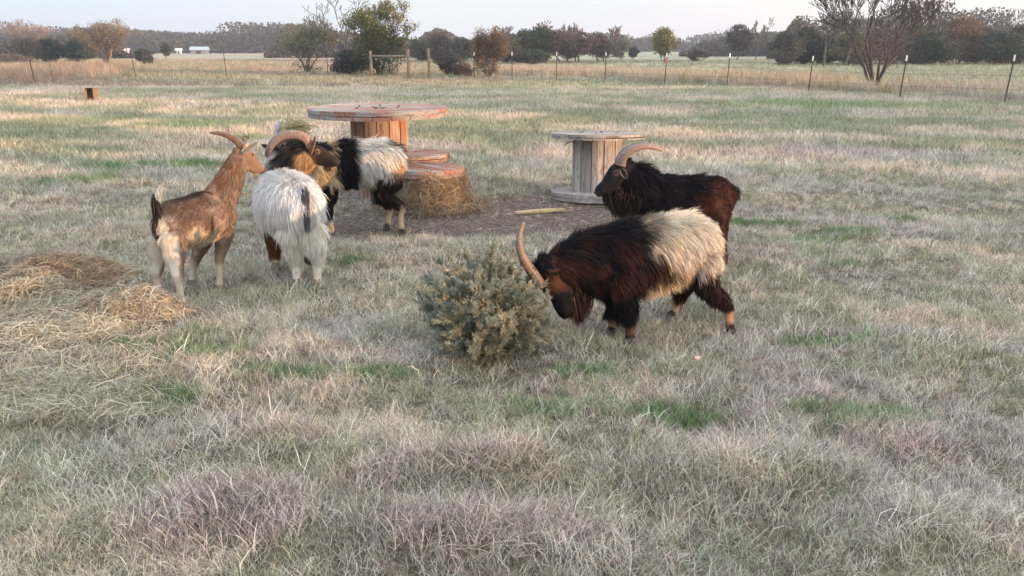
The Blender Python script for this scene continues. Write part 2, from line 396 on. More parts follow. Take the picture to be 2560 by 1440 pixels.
def add_kind(key, variants, *a, **k):
    ids = []
    for v in range(variants):
        o = tuft('tuft_%02d' % len(tc_.objects), *a, seed=hash((len(tc_.objects)*13+5)) & 0xffff, **k); tc_.objects.link(o); ids.append(len(tc_.objects)-1)
    TK[key] = ids
add_kind('dry', 4, 40, .055, .088, .0026, .9, .9)
add_kind('curl', 4, 40, .06, .13, .0019, 1.0, 1.7)
add_kind('wisp', 4, 9, .06, .15, .0042, .9, 1.0)
add_kind('mat', 3, 34, .07, .12, .0024, 2.6, .6)
add_kind('green', 3, 46, .05, .095, .0026, .6, .7)
add_kind('far', 4, 42, .15, .13, .0075, .8, .8, K=3)
add_kind('vfar', 3, 34, .40, .2, .022, .8, .6, K=3)
add_kind('tall', 4, 60, .32, .78, .011, .35, .5)
add_kind('shrubby', 2, 90, .35, .42, .012, .9, 1.2)

def scatter(name, label, cat, X, Y, kinds, col, scale, zoff=None):
    n = len(X); Z = gh(X, Y)
    me = bpy.data.meshes.new(name); me.vertices.add(n)
    me.vertices.foreach_set('co', np.stack([X, Y, Z], -1).astype(np.float32).ravel())
    def at(nm, ty, key, arr):
        a = me.attributes.new(nm, ty, 'POINT'); a.data.foreach_set(key, arr.ravel())
    at('kind', 'INT', 'value', kinds.astype(np.int32))
    c4 = np.ones((n,4), np.float32); c4[:,:3] = col; at('icol', 'FLOAT_COLOR', 'color', c4)
    rot = np.stack([RNG.normal(0,.10,n), RNG.normal(0,.10,n), RNG.random(n)*6.283], -1).astype(np.float32)
    at('rot', 'FLOAT_VECTOR', 'vector', rot)
    at('scl', 'FLOAT', 'value', scale.astype(np.float32))
    o = obj(name, me, None); tag(o, label, cat, kind='stuff')
    ng = bpy.data.node_groups.new('scatter_'+name, 'GeometryNodeTree')
    ng.interface.new_socket('Geometry', in_out='INPUT', socket_type='NodeSocketGeometry')
    ng.interface.new_socket('Geometry', in_out='OUTPUT', socket_type='NodeSocketGeometry')
    N = ng.nodes; L = ng.links
    gi = N.new('NodeGroupInput'); go = N.new('NodeGroupOutput')
    ci = N.new('GeometryNodeCollectionInfo'); ci.inputs[0].default_value = tc_; ci.inputs['Separate Children'].default_value = True; ci.inputs['Reset Children'].default_value = True
    ip = N.new('GeometryNodeInstanceOnPoints'); ip.inputs['Pick Instance'].default_value = True
    def na(nm, ty):
        q = N.new('GeometryNodeInputNamedAttribute'); q.data_type = ty; q.inputs[0].default_value = nm
        return [s for s in q.outputs if s.enabled][0]
    mtp = N.new('GeometryNodeMeshToPoints')
    L.new(gi.outputs[0], mtp.inputs[0]); L.new(mtp.outputs[0], ip.inputs['Points']); L.new(ci.outputs[0], ip.inputs['Instance'])
    L.new(na('kind','INT'), ip.inputs['Instance Index'])
    er = N.new('FunctionNodeEulerToRotation'); L.new(na('rot','FLOAT_VECTOR'), er.inputs[0]); L.new(er.outputs[0], ip.inputs['Rotation'])
    L.new(na('scl','FLOAT'), ip.inputs['Scale'])
    L.new(ip.outputs[0], go.inputs[0])
    md = o.modifiers.new('scatter', 'NODES'); md.node_group = ng
    return o

def pick(ids, n): return np.array(ids)[RNG.integers(0, len(ids), n)]
def wedge(y0, y1, dens, marg=1.0):
    """uniform points over the part of the field the lens takes in, with a margin for a step aside"""
    area = 0; w = lambda y: (y*.66+.35+marg)
    n = int(dens*(y1-y0)*(w(y0)+w(y1)))
    y = y0+(y1-y0)*RNG.random(n*2); x = (RNG.random(n*2)*2-1)*w(y1); k = np.abs(x) < w(y); 
    x = x[k][:n]; y = y[k][:n]; return x, y
def near_grass():
    X, Y, K, C, S = [], [], [], [], []
    for (y0, y1, dn) in ((1.3, 3.2, 900), (3.2, 5.2, 620), (5.2, 8, 430), (8, 12.5, 230)):
        x, y = wedge(y0, y1, dn); d = dirtf(x, y); keep = RNG.random(len(x)) > d*.93
        x, y, d = x[keep], y[keep], d[keep]; n = len(x)
        g = greenf(x, y); q = n2(x, y, .6, .4, seed=31); u = RNG.random(n)
        kind = pick(TK['dry'], n)
        cu = (q > .52) & (u < .75); kind[cu] = pick(TK['curl'], cu.sum())
        mt = (q < .42) & (u < .6); kind[mt] = pick(TK['mat'], mt.sum())
        wi = (RNG.random(n) < np.where(y < 3.6, .07, .15)); kind[wi] = pick(TK['wisp'], wi.sum())
        gr = (RNG.random(n) < sstep(.2,.9,g)*.75); kind[gr] = pick(TK['green'], gr.sum())
        mt = d > .2; kind[mt] = pick(TK['mat'], mt.sum())
        c = turf_colour(x, y)
        c = c*(.68+.6*RNG.random((n,1)))*(1+RNG.normal(0,.04,(n,3)))
        pale = RNG.random(n) < .2; pale |= wi & (RNG.random(n) < .6); c[pale] = np.array((.78,.73,.63))*(.8+.3*RNG.random((pale.sum(),1)))
        c[gr] = C_GRN*(.75+.5*RNG.random((gr.sum(),1)))*(1+RNG.normal(0,.06,(gr.sum(),3)))*.75+c[gr]*.25
        hb = 0
        for (cx, cy, rx, ry, a) in HUMPS: hb = np.maximum(hb, a/.11*np.exp(-((x-cx)/rx)**2-((y-cy)/ry)**2))
        s = (.6+.75*RNG.random(n))*(1+.55*hb)*(.8+.5*n2(x,y,.9,seed=33))*np.where(y > 3.7, .66+.38*sstep(8.5,11,y), .62)*np.where(d > .2, .7, 1)
        t = C_PINK*.95; c = c*(1-.75*hb[:,None])+t*.75*hb[:,None]
        X.append(x); Y.append(y); K.append(kind); C.append(np.clip(c,.02,.9)); S.append(s)
    return [np.concatenate(v) for v in (X,Y,K,C,S)]
X, Y, K, C, S = near_grass()
scatter('grass', 'matted dry grey tan pasture grass with green tufts round the goats', 'grass', X, Y, K, C, S)
def far_grass():
    X, Y, K, C, S = [], [], [], [], []
    for (y0, y1, dn, key, sc0) in ((12.2, 20, 62, 'far', 1.), (20, 34, 34, 'far', 1.3), (34, 62, 6, 'vfar', 1.), (62, 110, 2.2, 'vfar', 1.3)):
        x, y = wedge(y0, y1, dn, 2.5); n = len(x); g = greenf(x, y)
        kind = pick(TK[key], n); c = turf_colour(x, y)*(.85+.3*RNG.random((n,1)))*1.0
        if y0 >= 34:   # beyond the fence: green to the right, pinkish straw to the left
            t = sstep(-.25,.3,x/y)[:,None]; q = sstep(.42,.58,n2(x,y,14,3,seed=40))[:,None]
            c2 = (np.array((.42,.34,.27))*(1-t)+np.array((.39,.40,.30))*t)
            c2 = c2*(1-q*.5)+np.array((.36,.40,.26))*q*.5; c = c2*(.85+.3*RNG.random((n,1)))
        s = sc0*(.7+.6*RNG.random(n)); 
        if y0 >= 34: s = s*.75
        X.append(x); Y.append(y); K.append(kind); C.append(np.clip(c,.02,.9)); S.append(s)
    return [np.concatenate(v) for v in (X,Y,K,C,S)]
X, Y, K, C, S = far_grass()
scatter('field_grass', 'pale and green grass of the open field behind the spools out past the fence', 'grass', X, Y, K, C, S)
# fence line on the ground: polyline (px, Y)
FENCE = [(-400,36),(88,38),(340,46),(567,47),(700,48),(820,48),(927,46),(1022,45),(1073,44.5),(1186,43.5),(1280,43.5),(1391,42.5),(1512,41),(1661,36.5),(1817,34.5),(2020,30),(2248,26.2),(2510,24.2),(3100,20)]
def fence_Y(px): return np.interp(px, [a for a,b in FENCE], [b for a,b in FENCE])
def tall_grass():
    X, Y, K, C, S = [], [], [], [], []
    n = 9500
    px = RNG.random(n)*3300-380; f = fence_Y(px)
    dens = 1.
    off = RNG.random(n)**1.3*np.where(px < 700, 26, np.where(px < 1200, 7, 13)) - .4
    y = f+off*np.interp(f, [20,45], [.75,1.3]); x = (px-1280)/FPX*(y*CT+.46)
    e = n2(x, y, 5, 2.5, seed=51); keep = RNG.random(n) < np.where(px < 330, .9, np.where(px < 1200, .4, 1.))*sstep(.3,.5,e)
    keep &= ~((px > 2150) & (off > 6) & (RNG.random(n) < .8))
    px, x, y, off, e = px[keep], x[keep], y[keep], off[keep], e[keep]; n = len(x)
    kind = pick(TK['tall'], n); sh = (off < 1.6) & (RNG.random(n) < .7); kind[sh] = pick(TK['shrubby'], sh.sum())
    t = sstep(.4,.6,e)[:,None]
    left = sstep(800,100,px)[:,None]; right = sstep(1900,2500,px)[:,None]
    c = np.array((.55,.43,.32))*t+np.array((.50,.45,.35))*(1-t)
    c = c*(1-left*.8)+C_ORANGE*.95*left*.8; c = c*(1-right*.6)+np.array((.44,.41,.37))*right*.6
    yg = (RNG.random(n) < .12) & (px > 1700) & (px < 2300); c[yg] = np.array((.33,.31,.12))
    mg = (px > 320) & (px < 1250) & (RNG.random(n) < .5); c[mg] = np.array((.27,.31,.19)); c[sh] = np.array((.32,.30,.27)); c = c*(.8+.4*RNG.random((n,1)))
    s = (.5+.5*RNG.random(n))*np.where(off < 1, .55, 1)*np.interp(px, [0,300,400,1200,1300,2560], [1.0,1.0,.5,.55,.8,.7])
    return x, y, kind, c, s
x, y, k, c, s = tall_grass()
scatter('tall_grass', 'band of tall tan and orange seed grass growing along the wire fence line', 'grass', x, y, k, c, s)

# ------------------------------------------------------------------ cable spools
def board_mesh(parts):
    """parts: list of (verts, faces, grain_dir, origin, tone) -> mesh with grain coordinates and per-board tone"""
    V=[];F=[];Gc=[];T=[];n=0
    for (v,f,gd,tone) in parts:
        gd=Vector(gd).normalized(); a=gd.orthogonal().normalized(); b=gd.cross(a); off=random.random()*40
        for p in v:
            p=Vector(p); V.append(p); Gc.append((p.dot(gd)+off, p.dot(a)+off*.37, p.dot(b)+off*.7)); T.append((tone,)*3 if not hasattr(tone,'__len__') else tone)
        F += [tuple(i+n for i in q) for q in f]; n+=len(v)
    me=bpy.data.meshes.new('boards'); me.from_pydata([tuple(p) for p in V],[],F); me.update()
    g=me.attributes.new('grain','FLOAT_VECTOR','POINT'); g.data.foreach_set('vector',np.array(Gc,np.float32).ravel())
    setcol(me,np.array(T,np.float32)); return me
def prism(outline, z0, z1):
    n=len(outline); v=[(x,y,z0) for x,y in outline]+[(x,y,z1) for x,y in outline]
    f=[tuple(range(n-1,-1,-1)), tuple(range(n,2*n))]+[(i,(i+1)%n,n+(i+1)%n,n+i) for i in range(n)]
    return v,f
def disc_boards(Rr, z0, z1, nb, ang, hole=0, gap=.004, rough=.004):
    out=[]; w=2*Rr/nb; ca,sa=math.cos(ang),math.sin(ang)
    for k in range(nb):
        a=-Rr+k*w+gap/2; b=-Rr+(k+1)*w-gap/2
        a=max(a,-Rr*.992); b=min(b,Rr*.992)
        def segs(h0,h1):  # piece between y=a..b, circular ends
            pts=[]
            for i in range(7): 
                y=a+(b-a)*i/6; pts.append((math.sqrt(max(0,Rr*Rr-y*y)),y))
            return pts
        rgt=segs(a,b); lft=[(-x,y) for x,y in rgt[::-1]]
        jz=random.uniform(-rough,rough)*1.5; tone=random.uniform(.78,1.15)
        if hole and a<hole and b>-hole:
            hp=[]
            for i in range(7):
                y=a+(b-a)*i/6; hp.append((math.sqrt(max(0.0004,hole*hole-y*y)),y))
            halves=[rgt+[(x,y) for x,y in hp[::-1]], [(-x,y) for x,y in hp]+lft]
        else: halves=[rgt+lft]
        for h in halves:
            pl=[(x*ca-y*sa,x*sa+y*ca) for x,y in h]; v,f=prism(pl,z0,z1+jz)
            out.append((v,f,(ca,sa,0),tone))
    return out
def stave_ring(Rr, z0, z1, n, th=.028, tones=(.72,1.2)):
    out=[]
    for k in range(n):
        a0=2*math.pi*k/n+.018; a1=2*math.pi*(k+1)/n-.018; r=Rr+random.uniform(-.003,.003)
        am=(a0+a1)/2
        pl=[(r*math.cos(a0),r*math.sin(a0)),(r*1.012*math.cos(am),r*1.012*math.sin(am)),(r*math.cos(a1),r*math.sin(a1)),((r-th)*math.cos(a1),(r-th)*math.sin(a1)),((r-th)*math.cos(a0),(r-th)*math.sin(a0))]
        v,f=prism(pl,z0,z1+random.uniform(-.002,.002)); out.append((v,f,(0,0,1),random.uniform(*tones)))
    return out
def rim_cover(Rr, z0, z1, n, ang):      # joints of the lower layer seen on the rim
    return disc_boards(Rr, z0, z1, n, ang)
def bolt(Rr, z, k, parent, rad=.014):
    bm=bmesh.new(); a=2*math.pi*k/6+.3
    r=bmesh.ops.create_cone(bm,cap_ends=True,segments=8,radius1=rad,radius2=rad*.7,depth=.012)
    bmesh.ops.translate(bm,vec=(Rr*math.cos(a),Rr*math.sin(a),z),verts=r['verts'])
    me=bpy.data.meshes.new('bolt'); bm.to_mesh(me); bm.free(); return obj('bolt',me,M_STEEL,parent)
def gz(x,y): return float(gh(np.array([x]),np.array([y]))[0])

def spool(name, x, y, top_z, Rt, Rc, label, cat, mt, mc, rz, flange=False, hole=.1, th=.09, tilt=0):
    z=gz(x,y); e=empty(name,(x,y,z),rz,label,cat); e.rotation_euler=(tilt,0,rz)
    h=top_z-z
    obj('table_top',board_mesh(disc_boards(Rt,h-th/2+.001,h,9,.2,hole)+disc_boards(Rt*.994,h-th,h-th/2-.003,8,1.35,hole)),mt,e)
    zb=.0
    if flange:
        obj('base_disc',board_mesh(disc_boards(Rt,.045,.08,8,.5,hole)+disc_boards(Rt*.99,.0,.042,7,1.9,hole)),mt,e); zb=.082
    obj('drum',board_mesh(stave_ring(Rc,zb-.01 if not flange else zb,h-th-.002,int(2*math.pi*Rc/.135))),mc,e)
    [bolt(Rc*.82,h+.004,k,e) for k in range(6)]
    return e
sx_ = GX(956,8.95)
spool('cable_spool_table', sx_, 8.95, .975, .752, .305, 'large wooden cable spool table with worn red round top, behind the white goats', 'spool table', M_WOOD_RED, M_WOOD_SUNTINT, .3)
spool('cable_spool_table', GX(1493,9.0), 9.0, .69, .525, .28, 'smaller bare grey wooden cable spool standing on its round base beside the black goat', 'spool table', M_WOOD, M_WOOD_COL, 0, flange=True, hole=.07, th=.055, tilt=-.05)
# wire stub poking out of the small spool
def tube_pts(pts, rad, n=8, cap=True):
    """lofted tube through pts with radii -> verts, faces"""
    pts=[Vector(p) for p in pts]; V=[];F=[]
    prev=None
    for i,p in enumerate(pts):
        t=(pts[min(i+1,len(pts)-1)]-pts[max(i-1,0)]).normalized()
        if prev is None: s=t.orthogonal().normalized()
        else: s=(prev-t*prev.dot(t)).normalized()
        prev=s; u=t.cross(s)
        for k in range(n):
            a=2*math.pi*k/n; V.append(p+(s*math.cos(a)+u*math.sin(a))*rad[i])
        if i:
            b=(i-1)*n
            for k in range(n): F.append((b+k,b+(k+1)%n,b+n+(k+1)%n,b+n+k))
    if cap: F.append(tuple(range(n-1,-1,-1))); m=(len(pts)-1)*n; F.append(tuple(m+k for k in range(n)))
    return V,F
def tube_obj(name, pts, rad, mat, parent=None, n=8, origin=None):
    V,F=tube_pts(pts,rad,n)
    if origin is not None: V=[v-origin for v in V]
    me=bpy.data.meshes.new(name); me.from_pydata([tuple(v) for v in V],[],F); me.update()
    for p in me.polygons: p.use_smooth=True
    o=obj(name,me,mat,parent)
    if origin is not None and parent is None: o.location=origin
    return o
a=P(1432,354,8.78); b=P(1410,363,8.7)
o=tube_obj('bent_stick',[a+Vector((.03,.02,.01)),a,a.lerp(b,.55)+Vector((0,0,.012)),b],[.007,.007,.006,.004],M_STEEL,origin=a)
tag(o,'thin dark bent stick poking out under the top of the smaller grey spool','stick')

# hay-wrapped benches
def hay_strands(n, cfun, L=(.12,.35), wid=.0035, palette=None, droop=.25, seed=1, lf=.22):
    r=np.random.default_rng(seed); base,nrm=cfun(n,r)
    nrm=unit(nrm); rnd=unit(r.normal(size=(n,3))); tan=unit(rnd-nrm*(rnd*nrm).sum(-1,keepdims=True))
    l=r.uniform(L[0],L[1],n)[:,None]; bend=r.normal(0,.35,(n,1))
    s=unit(np.cross(tan,nrm)); lift=np.abs(r.normal(0,lf,(n,1))); tan=unit(tan+nrm*r.normal(0,lf*.7,(n,1)))
    p=[]
    for k in range(4):
        t=k/3-.5; p.append(base+tan*l*t+s*l*bend*(t*t)+nrm*(l*lift*(.25-(t*t)*.9)+.006*r.random((n,1)))-np.array([0,0,1])*l*droop*np.abs(t)*r.random((n,1)))
    pts=np.stack(p,1); w=wid*(.4+.8*r.random(n))[:,None]*np.array([.7,1,1,.4])[None]
    side=unit(s+nrm*r.normal(0,.5,(n,1)))
    V,F=ribbons(pts,w,side)
    pal=np.array(palette if palette is not None else [(.45,.33,.17),(.52,.42,.24),(.36,.27,.15),(.58,.5,.33),(.33,.3,.2)])
    c=pal[r.integers(0,len(pal),n)]*(.5+.72*r.random((n,1)))
    return V,F,np.repeat(np.clip(c,0,.85),8,0)
def bench(px, Y, top_z, Rt, label, hlabel, mt, seed, rb=.32):
    x=GX(px,Y); z=gz(x,Y); e=empty('bench',(x,Y,z),seed*.7,label,'bench')
    h=top_z-z
    obj('seat',board_mesh(disc_boards(Rt,h-.036,h,6,.3)+disc_boards(Rt*.99,h-.078,h-.04,6,1.7)),mt,e)
    obj('drum',board_mesh(stave_ring(.24,0,h-.08,11)),M_WOOD_COL,e)
    def cf(n,r):
        a=r.random(n)*2*np.pi; t=r.random(n)**.8; zz=t*(h-.05)
        rad=(rb-.02+.1*(1-t)**2)*(1+.34*(fbm(np.stack([np.cos(a)*2,np.sin(a)*2,t*2+seed],-1),3)-.5)*2)+(r.normal(0,.03,n)); sk=r.random(n)<.28
        rad=np.where(sk,rb+r.random(n)**1.3*.3,rad); zz=np.where(sk,.02+.05*r.random(n),zz)
        b=np.stack([rad*np.cos(a),rad*np.sin(a),zz],-1); nn=np.stack([np.cos(a),np.sin(a),.3+0*a],-1)
        nn[sk]=(0,0,1); return b,nn
    V,F,c=hay_strands(7600,cf,(.05,.22),.0021,seed=seed,lf=.5,palette=[(.25,.19,.13),(.36,.27,.18),(.18,.15,.10),(.42,.33,.23),(.22,.21,.13),(.3,.2,.13)])
    me=mesh_np('hay_clump',V,F,col=c); o=obj('hay_clump',me,M_HAY); o.location=(x,Y,z); tag(o,hlabel,'hay')
    core,cf2=[],[]
    rings=[(rb+.06,-.02),(rb+.03,.06),(rb-.02,h*.5),(rb-.04,h-.09)]; n=28
    for (rr,zz) in rings:
        for k in range(n):
            a=2*math.pi*k/n; q=rr*(1+.06*math.sin(3*a+zz*9)+.04*math.sin(7*a)); core.append((q*math.cos(a),q*math.sin(a),zz))
    for i in range(3):
        for k in range(n): cf2.append((i*n+k,i*n+(k+1)%n,(i+1)*n+(k+1)%n,(i+1)*n+k))
    cf2.append(tuple(3*n+k for k in range(n)))
    me=bpy.data.meshes.new('packed_core'); me.from_pydata(core,[],cf2); me.update(); setcol(me,np.tile((.2,.15,.08),(len(core),1)))
    obj('packed_core',me,M_HAY,o)
bench(1080,8.35,.41,.36,'low round red wooden spool bench nearest the camera, on a thick hay clump','shaggy clump of hay heaped around the nearer red bench',M_WOOD_REDDER,3)
bench(1046,9.75,.38,.39,'round red wooden spool bench farther back, half hidden behind the large spool','tangle of reddish hay packed under the farther red bench',M_WOOD_REDDER,5)

# fallen board on the dirt
g=G(1348,527); e_=[]
pl=[(-.25,-.03),(-.1,-.045),(.1,-.035),(.27,-.03),(.255,.02),(.05,.03),(-.12,.028),(-.26,.01)]
v,f=prism(pl,.0,.022); me=board_mesh([(v,f,(1,0,0),1.)])
o=obj('fallen_board',me,M_WOOD_YEL); o.location=(g.x,g.y,gz(g.x,g.y)+.015); o.rotation_euler=(.05,-.03,.22); tag(o,'short yellowish broken board lying on the bare dirt','board')
# pale stone
bm=bmesh.new(); bmesh.ops.create_icosphere(bm,subdivisions=3,radius=.014)
for vtx in bm.verts: vtx.co=Vector((vtx.co.x*1.3,vtx.co.y*.9,vtx.co.z*.7))*(1+.18*math.sin(vtx.co.x*160)*math.sin(vtx.co.y*120))
me=bpy.data.meshes.new('stone'); bm.to_mesh(me); bm.free()
g=G(1742,915); o=obj('stone',me,mat_plain('pale_stone',(.6,.42,.34),.8)); o.location=(g.x,g.y,gz(g.x,g.y)+.06); tag(o,'small pale pinkish stone lying in the grass right of the pine','stone')

# wooden box far left
def wood_box():
    x=GX(232,25.6); y=25.6; e=empty('wooden_box',(x,y,gz(x,y)),R(12),'small open fronted orange brown wooden box out in the field','box')
    w,d,h,t=.30,.34,.46,.018
    def bx(a,b): return prism([(a[0],a[1]),(b[0],a[1]),(b[0],b[1]),(a[0],b[1])],a[2],b[2])
    for nm,a,b,gd in (('side_panel',(-w/2,-d/2,0),(-w/2+t,d/2,h),(0,0,1)),('side_panel',(w/2-t,-d/2,0),(w/2,d/2,h),(0,0,1)),
                    ('back_panel',(-w/2+t,d/2-t,0),(w/2-t,d/2,h),(0,0,1)),('floor_panel',(-w/2+t,-d/2,0.01),(w/2-t,d/2-t,.03),(1,0,0)),
                    ('front_board',(w/2-t-.05,-d/2-.002,0),(w/2-t,-d/2+t,h),(0,0,1))):
        v,f=bx(a,b); obj(nm,board_mesh([(v,f,gd,1.)]),M_WOOD_ORANGE,e)
    v,f=bx((-w/2-.03,-d/2-.05,h+.001),(w/2+.03,d/2+.03,h+.022)); obj('lid',board_mesh([(v,f,(1,0,0),1.)]),M_WOOD,e)
wood_box()

# ------------------------------------------------------------------ fence
def fence_post(px, ytop, ybot_Y, label, lean=0, tip=True, k=0):
    x=GX(px,ybot_Y); y=ybot_Y; top=P(px,ytop,y).z; h=max(top,.9)
    e=empty('fence_post',(x,y,gz(x,y)),random.uniform(-.3,.3),label,'fence post','steel posts of the wire fence')
    e.rotation_euler[1]=lean; h=h-gz(x,y)
    bm=bmesh.new()
    def bx(x0,x1,y0,y1,z0,z1):
        r=bmesh.ops.create_cube(bm,size=1); bmesh.ops.scale(bm,vec=(x1-x0,y1-y0,z1-z0),verts=r['verts']); bmesh.ops.translate(bm,vec=((x0+x1)/2,(y0+y1)/2,(z0+z1)/2),verts=r['verts'])
    hs=h-(.17 if tip else 0)
    bx(-.019,.019,-.004,.004,-.2,hs); bx(-.004,.004,.004,.036,-.2,hs)
    for i in range(int(h/.08)): bx(-.007,.007,-.012,-.0042,.1+i*.08,.115+i*.08) if .1+i*.08<hs-.03 else None
    me=bpy.data.meshes.new('shaft'); bm.to_mesh(me); bm.free(); obj('shaft',me,M_STEEL,e)
    if tip:
        bm=bmesh.new(); bx(-.023,.023,-.005,.005,hs+.001,h); bx(-.005,.005,.0052,.037,hs+.001,h)
        me=bpy.data.meshes.new('white_tip'); bm.to_mesh(me); bm.free(); obj('white_tip',me,M_WHITE,e)
FP=[(88,152,0,'thin leaning steel fence post at the far left in orange grass',.10),(340,125,0,'leaning steel fence post beside the small dark bush',.09),
 (567,122,0,'thin steel fence post in the field left of the sparse green tree',.04),(820,135,0,'short steel fence post between the sparse tree and the bare tree',0),
 (1186,130,1,'white tipped fence post at the left edge of the red leaved shrub',0),(1280,130,1,'white tipped fence post just right of the red leaved shrub',0),
 (1391,130,1,'white tipped fence post before the dark thicket',0),(1512,130,1,'white tipped fence post left of the lone round bush',-.01),
 (1661,133,1,'white tipped fence post in front of the yellow green tree with a red ribbon',-.03),(1817,133,1,'white tipped fence post before the dark oak on the right',-.03),
 (2020,140,1,'white tipped fence post left of the big bare tree',-.04),(2248,138,1,'white tipped fence post right beside the big bare tree',-.05),(2510,137,1,'nearest white tipped fence post at the right edge',-.06)]
for (px,yt,tp,lb,ln) in FP: fence_post(px,yt,float(fence_Y(px)),lb,-ln,bool(tp))
# red ribbon on one post
x=GX(1660,36.5); me=mesh_np('ribbon',[(-.05,-.03,0),(.05,-.035,0),(.05,-.03,.16),(-.05,-.03,.17)]+[(-.05,.04,0),(.05,.04,0),(.05,.04,.16),(-.05,.04,.17)],[(0,1,2,3),(5,4,7,6),(0,3,7,4),(1,5,6,2)],smooth=False)
o=obj('ribbon',me,mat_plain('ribbon',(.3,.1,.07),.7)); o.location=(x+.0,36.5,.95); tag(o,'short strip of faded red ribbon tied round a white tipped fence post','ribbon')
# wooden corner brace
def wpost(px,yt,Y,r,nm,label,group='wooden corner posts of the fence'):
    x=GX(px,Y); h=P(px,yt,Y).z; V,F=tube_pts([(0,0,-.2),(0.01,0,h*.5),(0,0,h-.01),(0,0,h)],[r*1.1,r,r*.95,r*.8],10)
    me=bpy.data.meshes.new(nm); me.from_pydata([tuple(v) for v in V],[],F); me.update()
    for p in me.polygons: p.use_smooth=True
    o=obj(nm,me,M_POSTWOOD); o.location=(x,Y,0); tag(o,label,'fence post',group); return x
xa=wpost(929,127,46,.085,'wooden_post','thick pale wooden post holding the left end of the rail')
xb=wpost(1022,123,45,.085,'wooden_post','wooden post holding the right end of the rail')
wpost(1073,121,44.5,.075,'wooden_post','lone wooden post right of the railed pair')
o=tube_obj('fence_rail',[(xa+.02,45.99,P(929,140,46).z),(0.5*(xa+xb),45.5,P(975,140,45.5).z-.02),(xb-.02,45.0,P(1022,140,45).z)],[.055,.06,.055],M_POSTWOOD,n=10,origin=Vector((xa,46,1.0))); tag(o,'horizontal wooden rail between the two thick fence posts','fence rail')
def wire(pts,lb):
    o=tube_obj('fence_wire',pts,[.004]*len(pts),M_STEEL,n=4,origin=Vector(pts[0])); tag(o,lb,'fence wire')
for zz,lb in ((1.18,'top strand of the thin wire fence'),(.8,'middle strand of the thin wire fence'),(.42,'lowest strand of the thin wire fence')):
    wire([(GX(p,float(fence_Y(p))),float(fence_Y(p)),zz) for p in (1022,1073,1186,1280,1391,1512,1661,1817,2020,2248,2510,3000)],lb)

# ------------------------------------------------------------------ trees
def limbs(h, r0, spread, n_stems=1, depth=4, seed=0, up=.35, twig=1., fork=3, first=.35, lean=0., gnarl=.12, tilt=.45):
    """recursive branching; returns segments (N,8: p0,p1,r0,r1) and tip points"""
    r=random.Random(seed); segs=[]; tips=[]
    def grow(p,d,L,rad,k):
        n=4 if k<2 else 3
        q=p.copy(); dd=d.copy(); rr=rad
        for i in range(n):
            dd=(dd+Vector((r.gauss(0,gnarl),r.gauss(0,gnarl),r.gauss(0,gnarl*.6)))+Vector((0,0,up*.06*k))).normalized()
            e=q+dd*(L/n); r1=rr*(.9 if i<n-1 else .8); segs.append((*q,*e,rr,r1)); 
            if k>=1 and i>=1 and k<depth and r.random()<.55*twig:
                s=(dd+Vector((r.gauss(0,1),r.gauss(0,1),r.gauss(.1,.6)))*spread*.8).normalized(); grow(e,s,L*r.uniform(.35,.6),r1*.5,k+1)
            q=e; rr=r1
        if k>=depth: tips.append(tuple(q)); return
        m=fork+(1 if r.random()<.3 else 0)
        for j in range(m):
            a=2*math.pi*(j+r.random()*.7)/m
            s=(dd*1.0+Vector((math.cos(a),math.sin(a),r.uniform(-.15,.45)))*spread*r.uniform(.6,1.2)); s.z+=up*.4; s.normalize()
            grow(q,s,L*r.uniform(.55,.85),rr*r.uniform(.5,.72),k+1)
    for s in range(n_stems):
        a=2*math.pi*(s+r.random()*.5)/n_stems; d=Vector((math.cos(a)*tilt,math.sin(a)*tilt,1)) if n_stems>1 else Vector((lean,0,1))
        grow(Vector((math.cos(a)*r0*.35,math.sin(a)*r0*.35,0)) if n_stems>1 else Vector(),d.normalized(),h*first*r.uniform(.8,1.1),r0*(1 if n_stems==1 else .6),0)
    S=np.array(segs); T=np.array(tips)
    zmax=max(S[:,5].max(),.1); k=h/zmax
    S[:,:6]*=k; T=T*k
    return S,T
def seg_mesh(name,S,n=4,minr=.0,col=(.12,.1,.085)):
    p0,p1=S[:,:3],S[:,3:6]; d=unit(p1-p0); ref=np.where(np.abs(d[:,2:3])>.9,np.array([[1.,0,0]]),np.array([[0,0,1.]]))
    s=unit(np.cross(d,ref)); u=np.cross(d,s); V=[]
    for (p,r) in ((p0,S[:,6]),(p1,S[:,7])):
        r=np.maximum(r,minr)
        for k in range(n):
            a=2*np.pi*k/n; V.append(p+(s*np.cos(a)+u*np.sin(a))*r[:,None])
    V=np.stack(V,1).reshape(-1,3); b=np.arange(len(S))[:,None]*2*n; k=np.arange(n)[None]; k2=(k+1)%n
    F=np.stack([b+k,b+k2,b+n+k2,b+n+k],-1).reshape(-1,4)
    c=np.array(col)*(.8+.4*np.random.default_rng(1).random((len(V),1)))
    return mesh_np(name,V,F,col=c)
def leaf_mesh(name,Pts,size,cols,seed=0,jit=.5,flat=.4,n_per=1):
    r=np.random.default_rng(seed); n=len(Pts)*n_per; c=np.repeat(Pts,n_per,0)+r.normal(0,jit,(n,3))*np.array([1,1,.8])
    a=unit(r.normal(size=(n,3))); b=unit(np.cross(a,r.normal(size=(n,3))))
    s=size*(.5+.9*r.random((n,1))); V=np.stack([c-a*s*.5,c+b*s*.32,c+a*s*.5,c-b*s*.32],1).reshape(-1,3)
    F=np.arange(n*4).reshape(-1,4)
    cols=np.array(cols); ci=cols[r.integers(0,len(cols),len(Pts))]; ci=np.repeat(ci,n_per,0)*(.6+.8*r.random((n,1)))
    return mesh_np(name,V,F,smooth=False,col=np.repeat(np.clip(ci,0,.8),4,0))
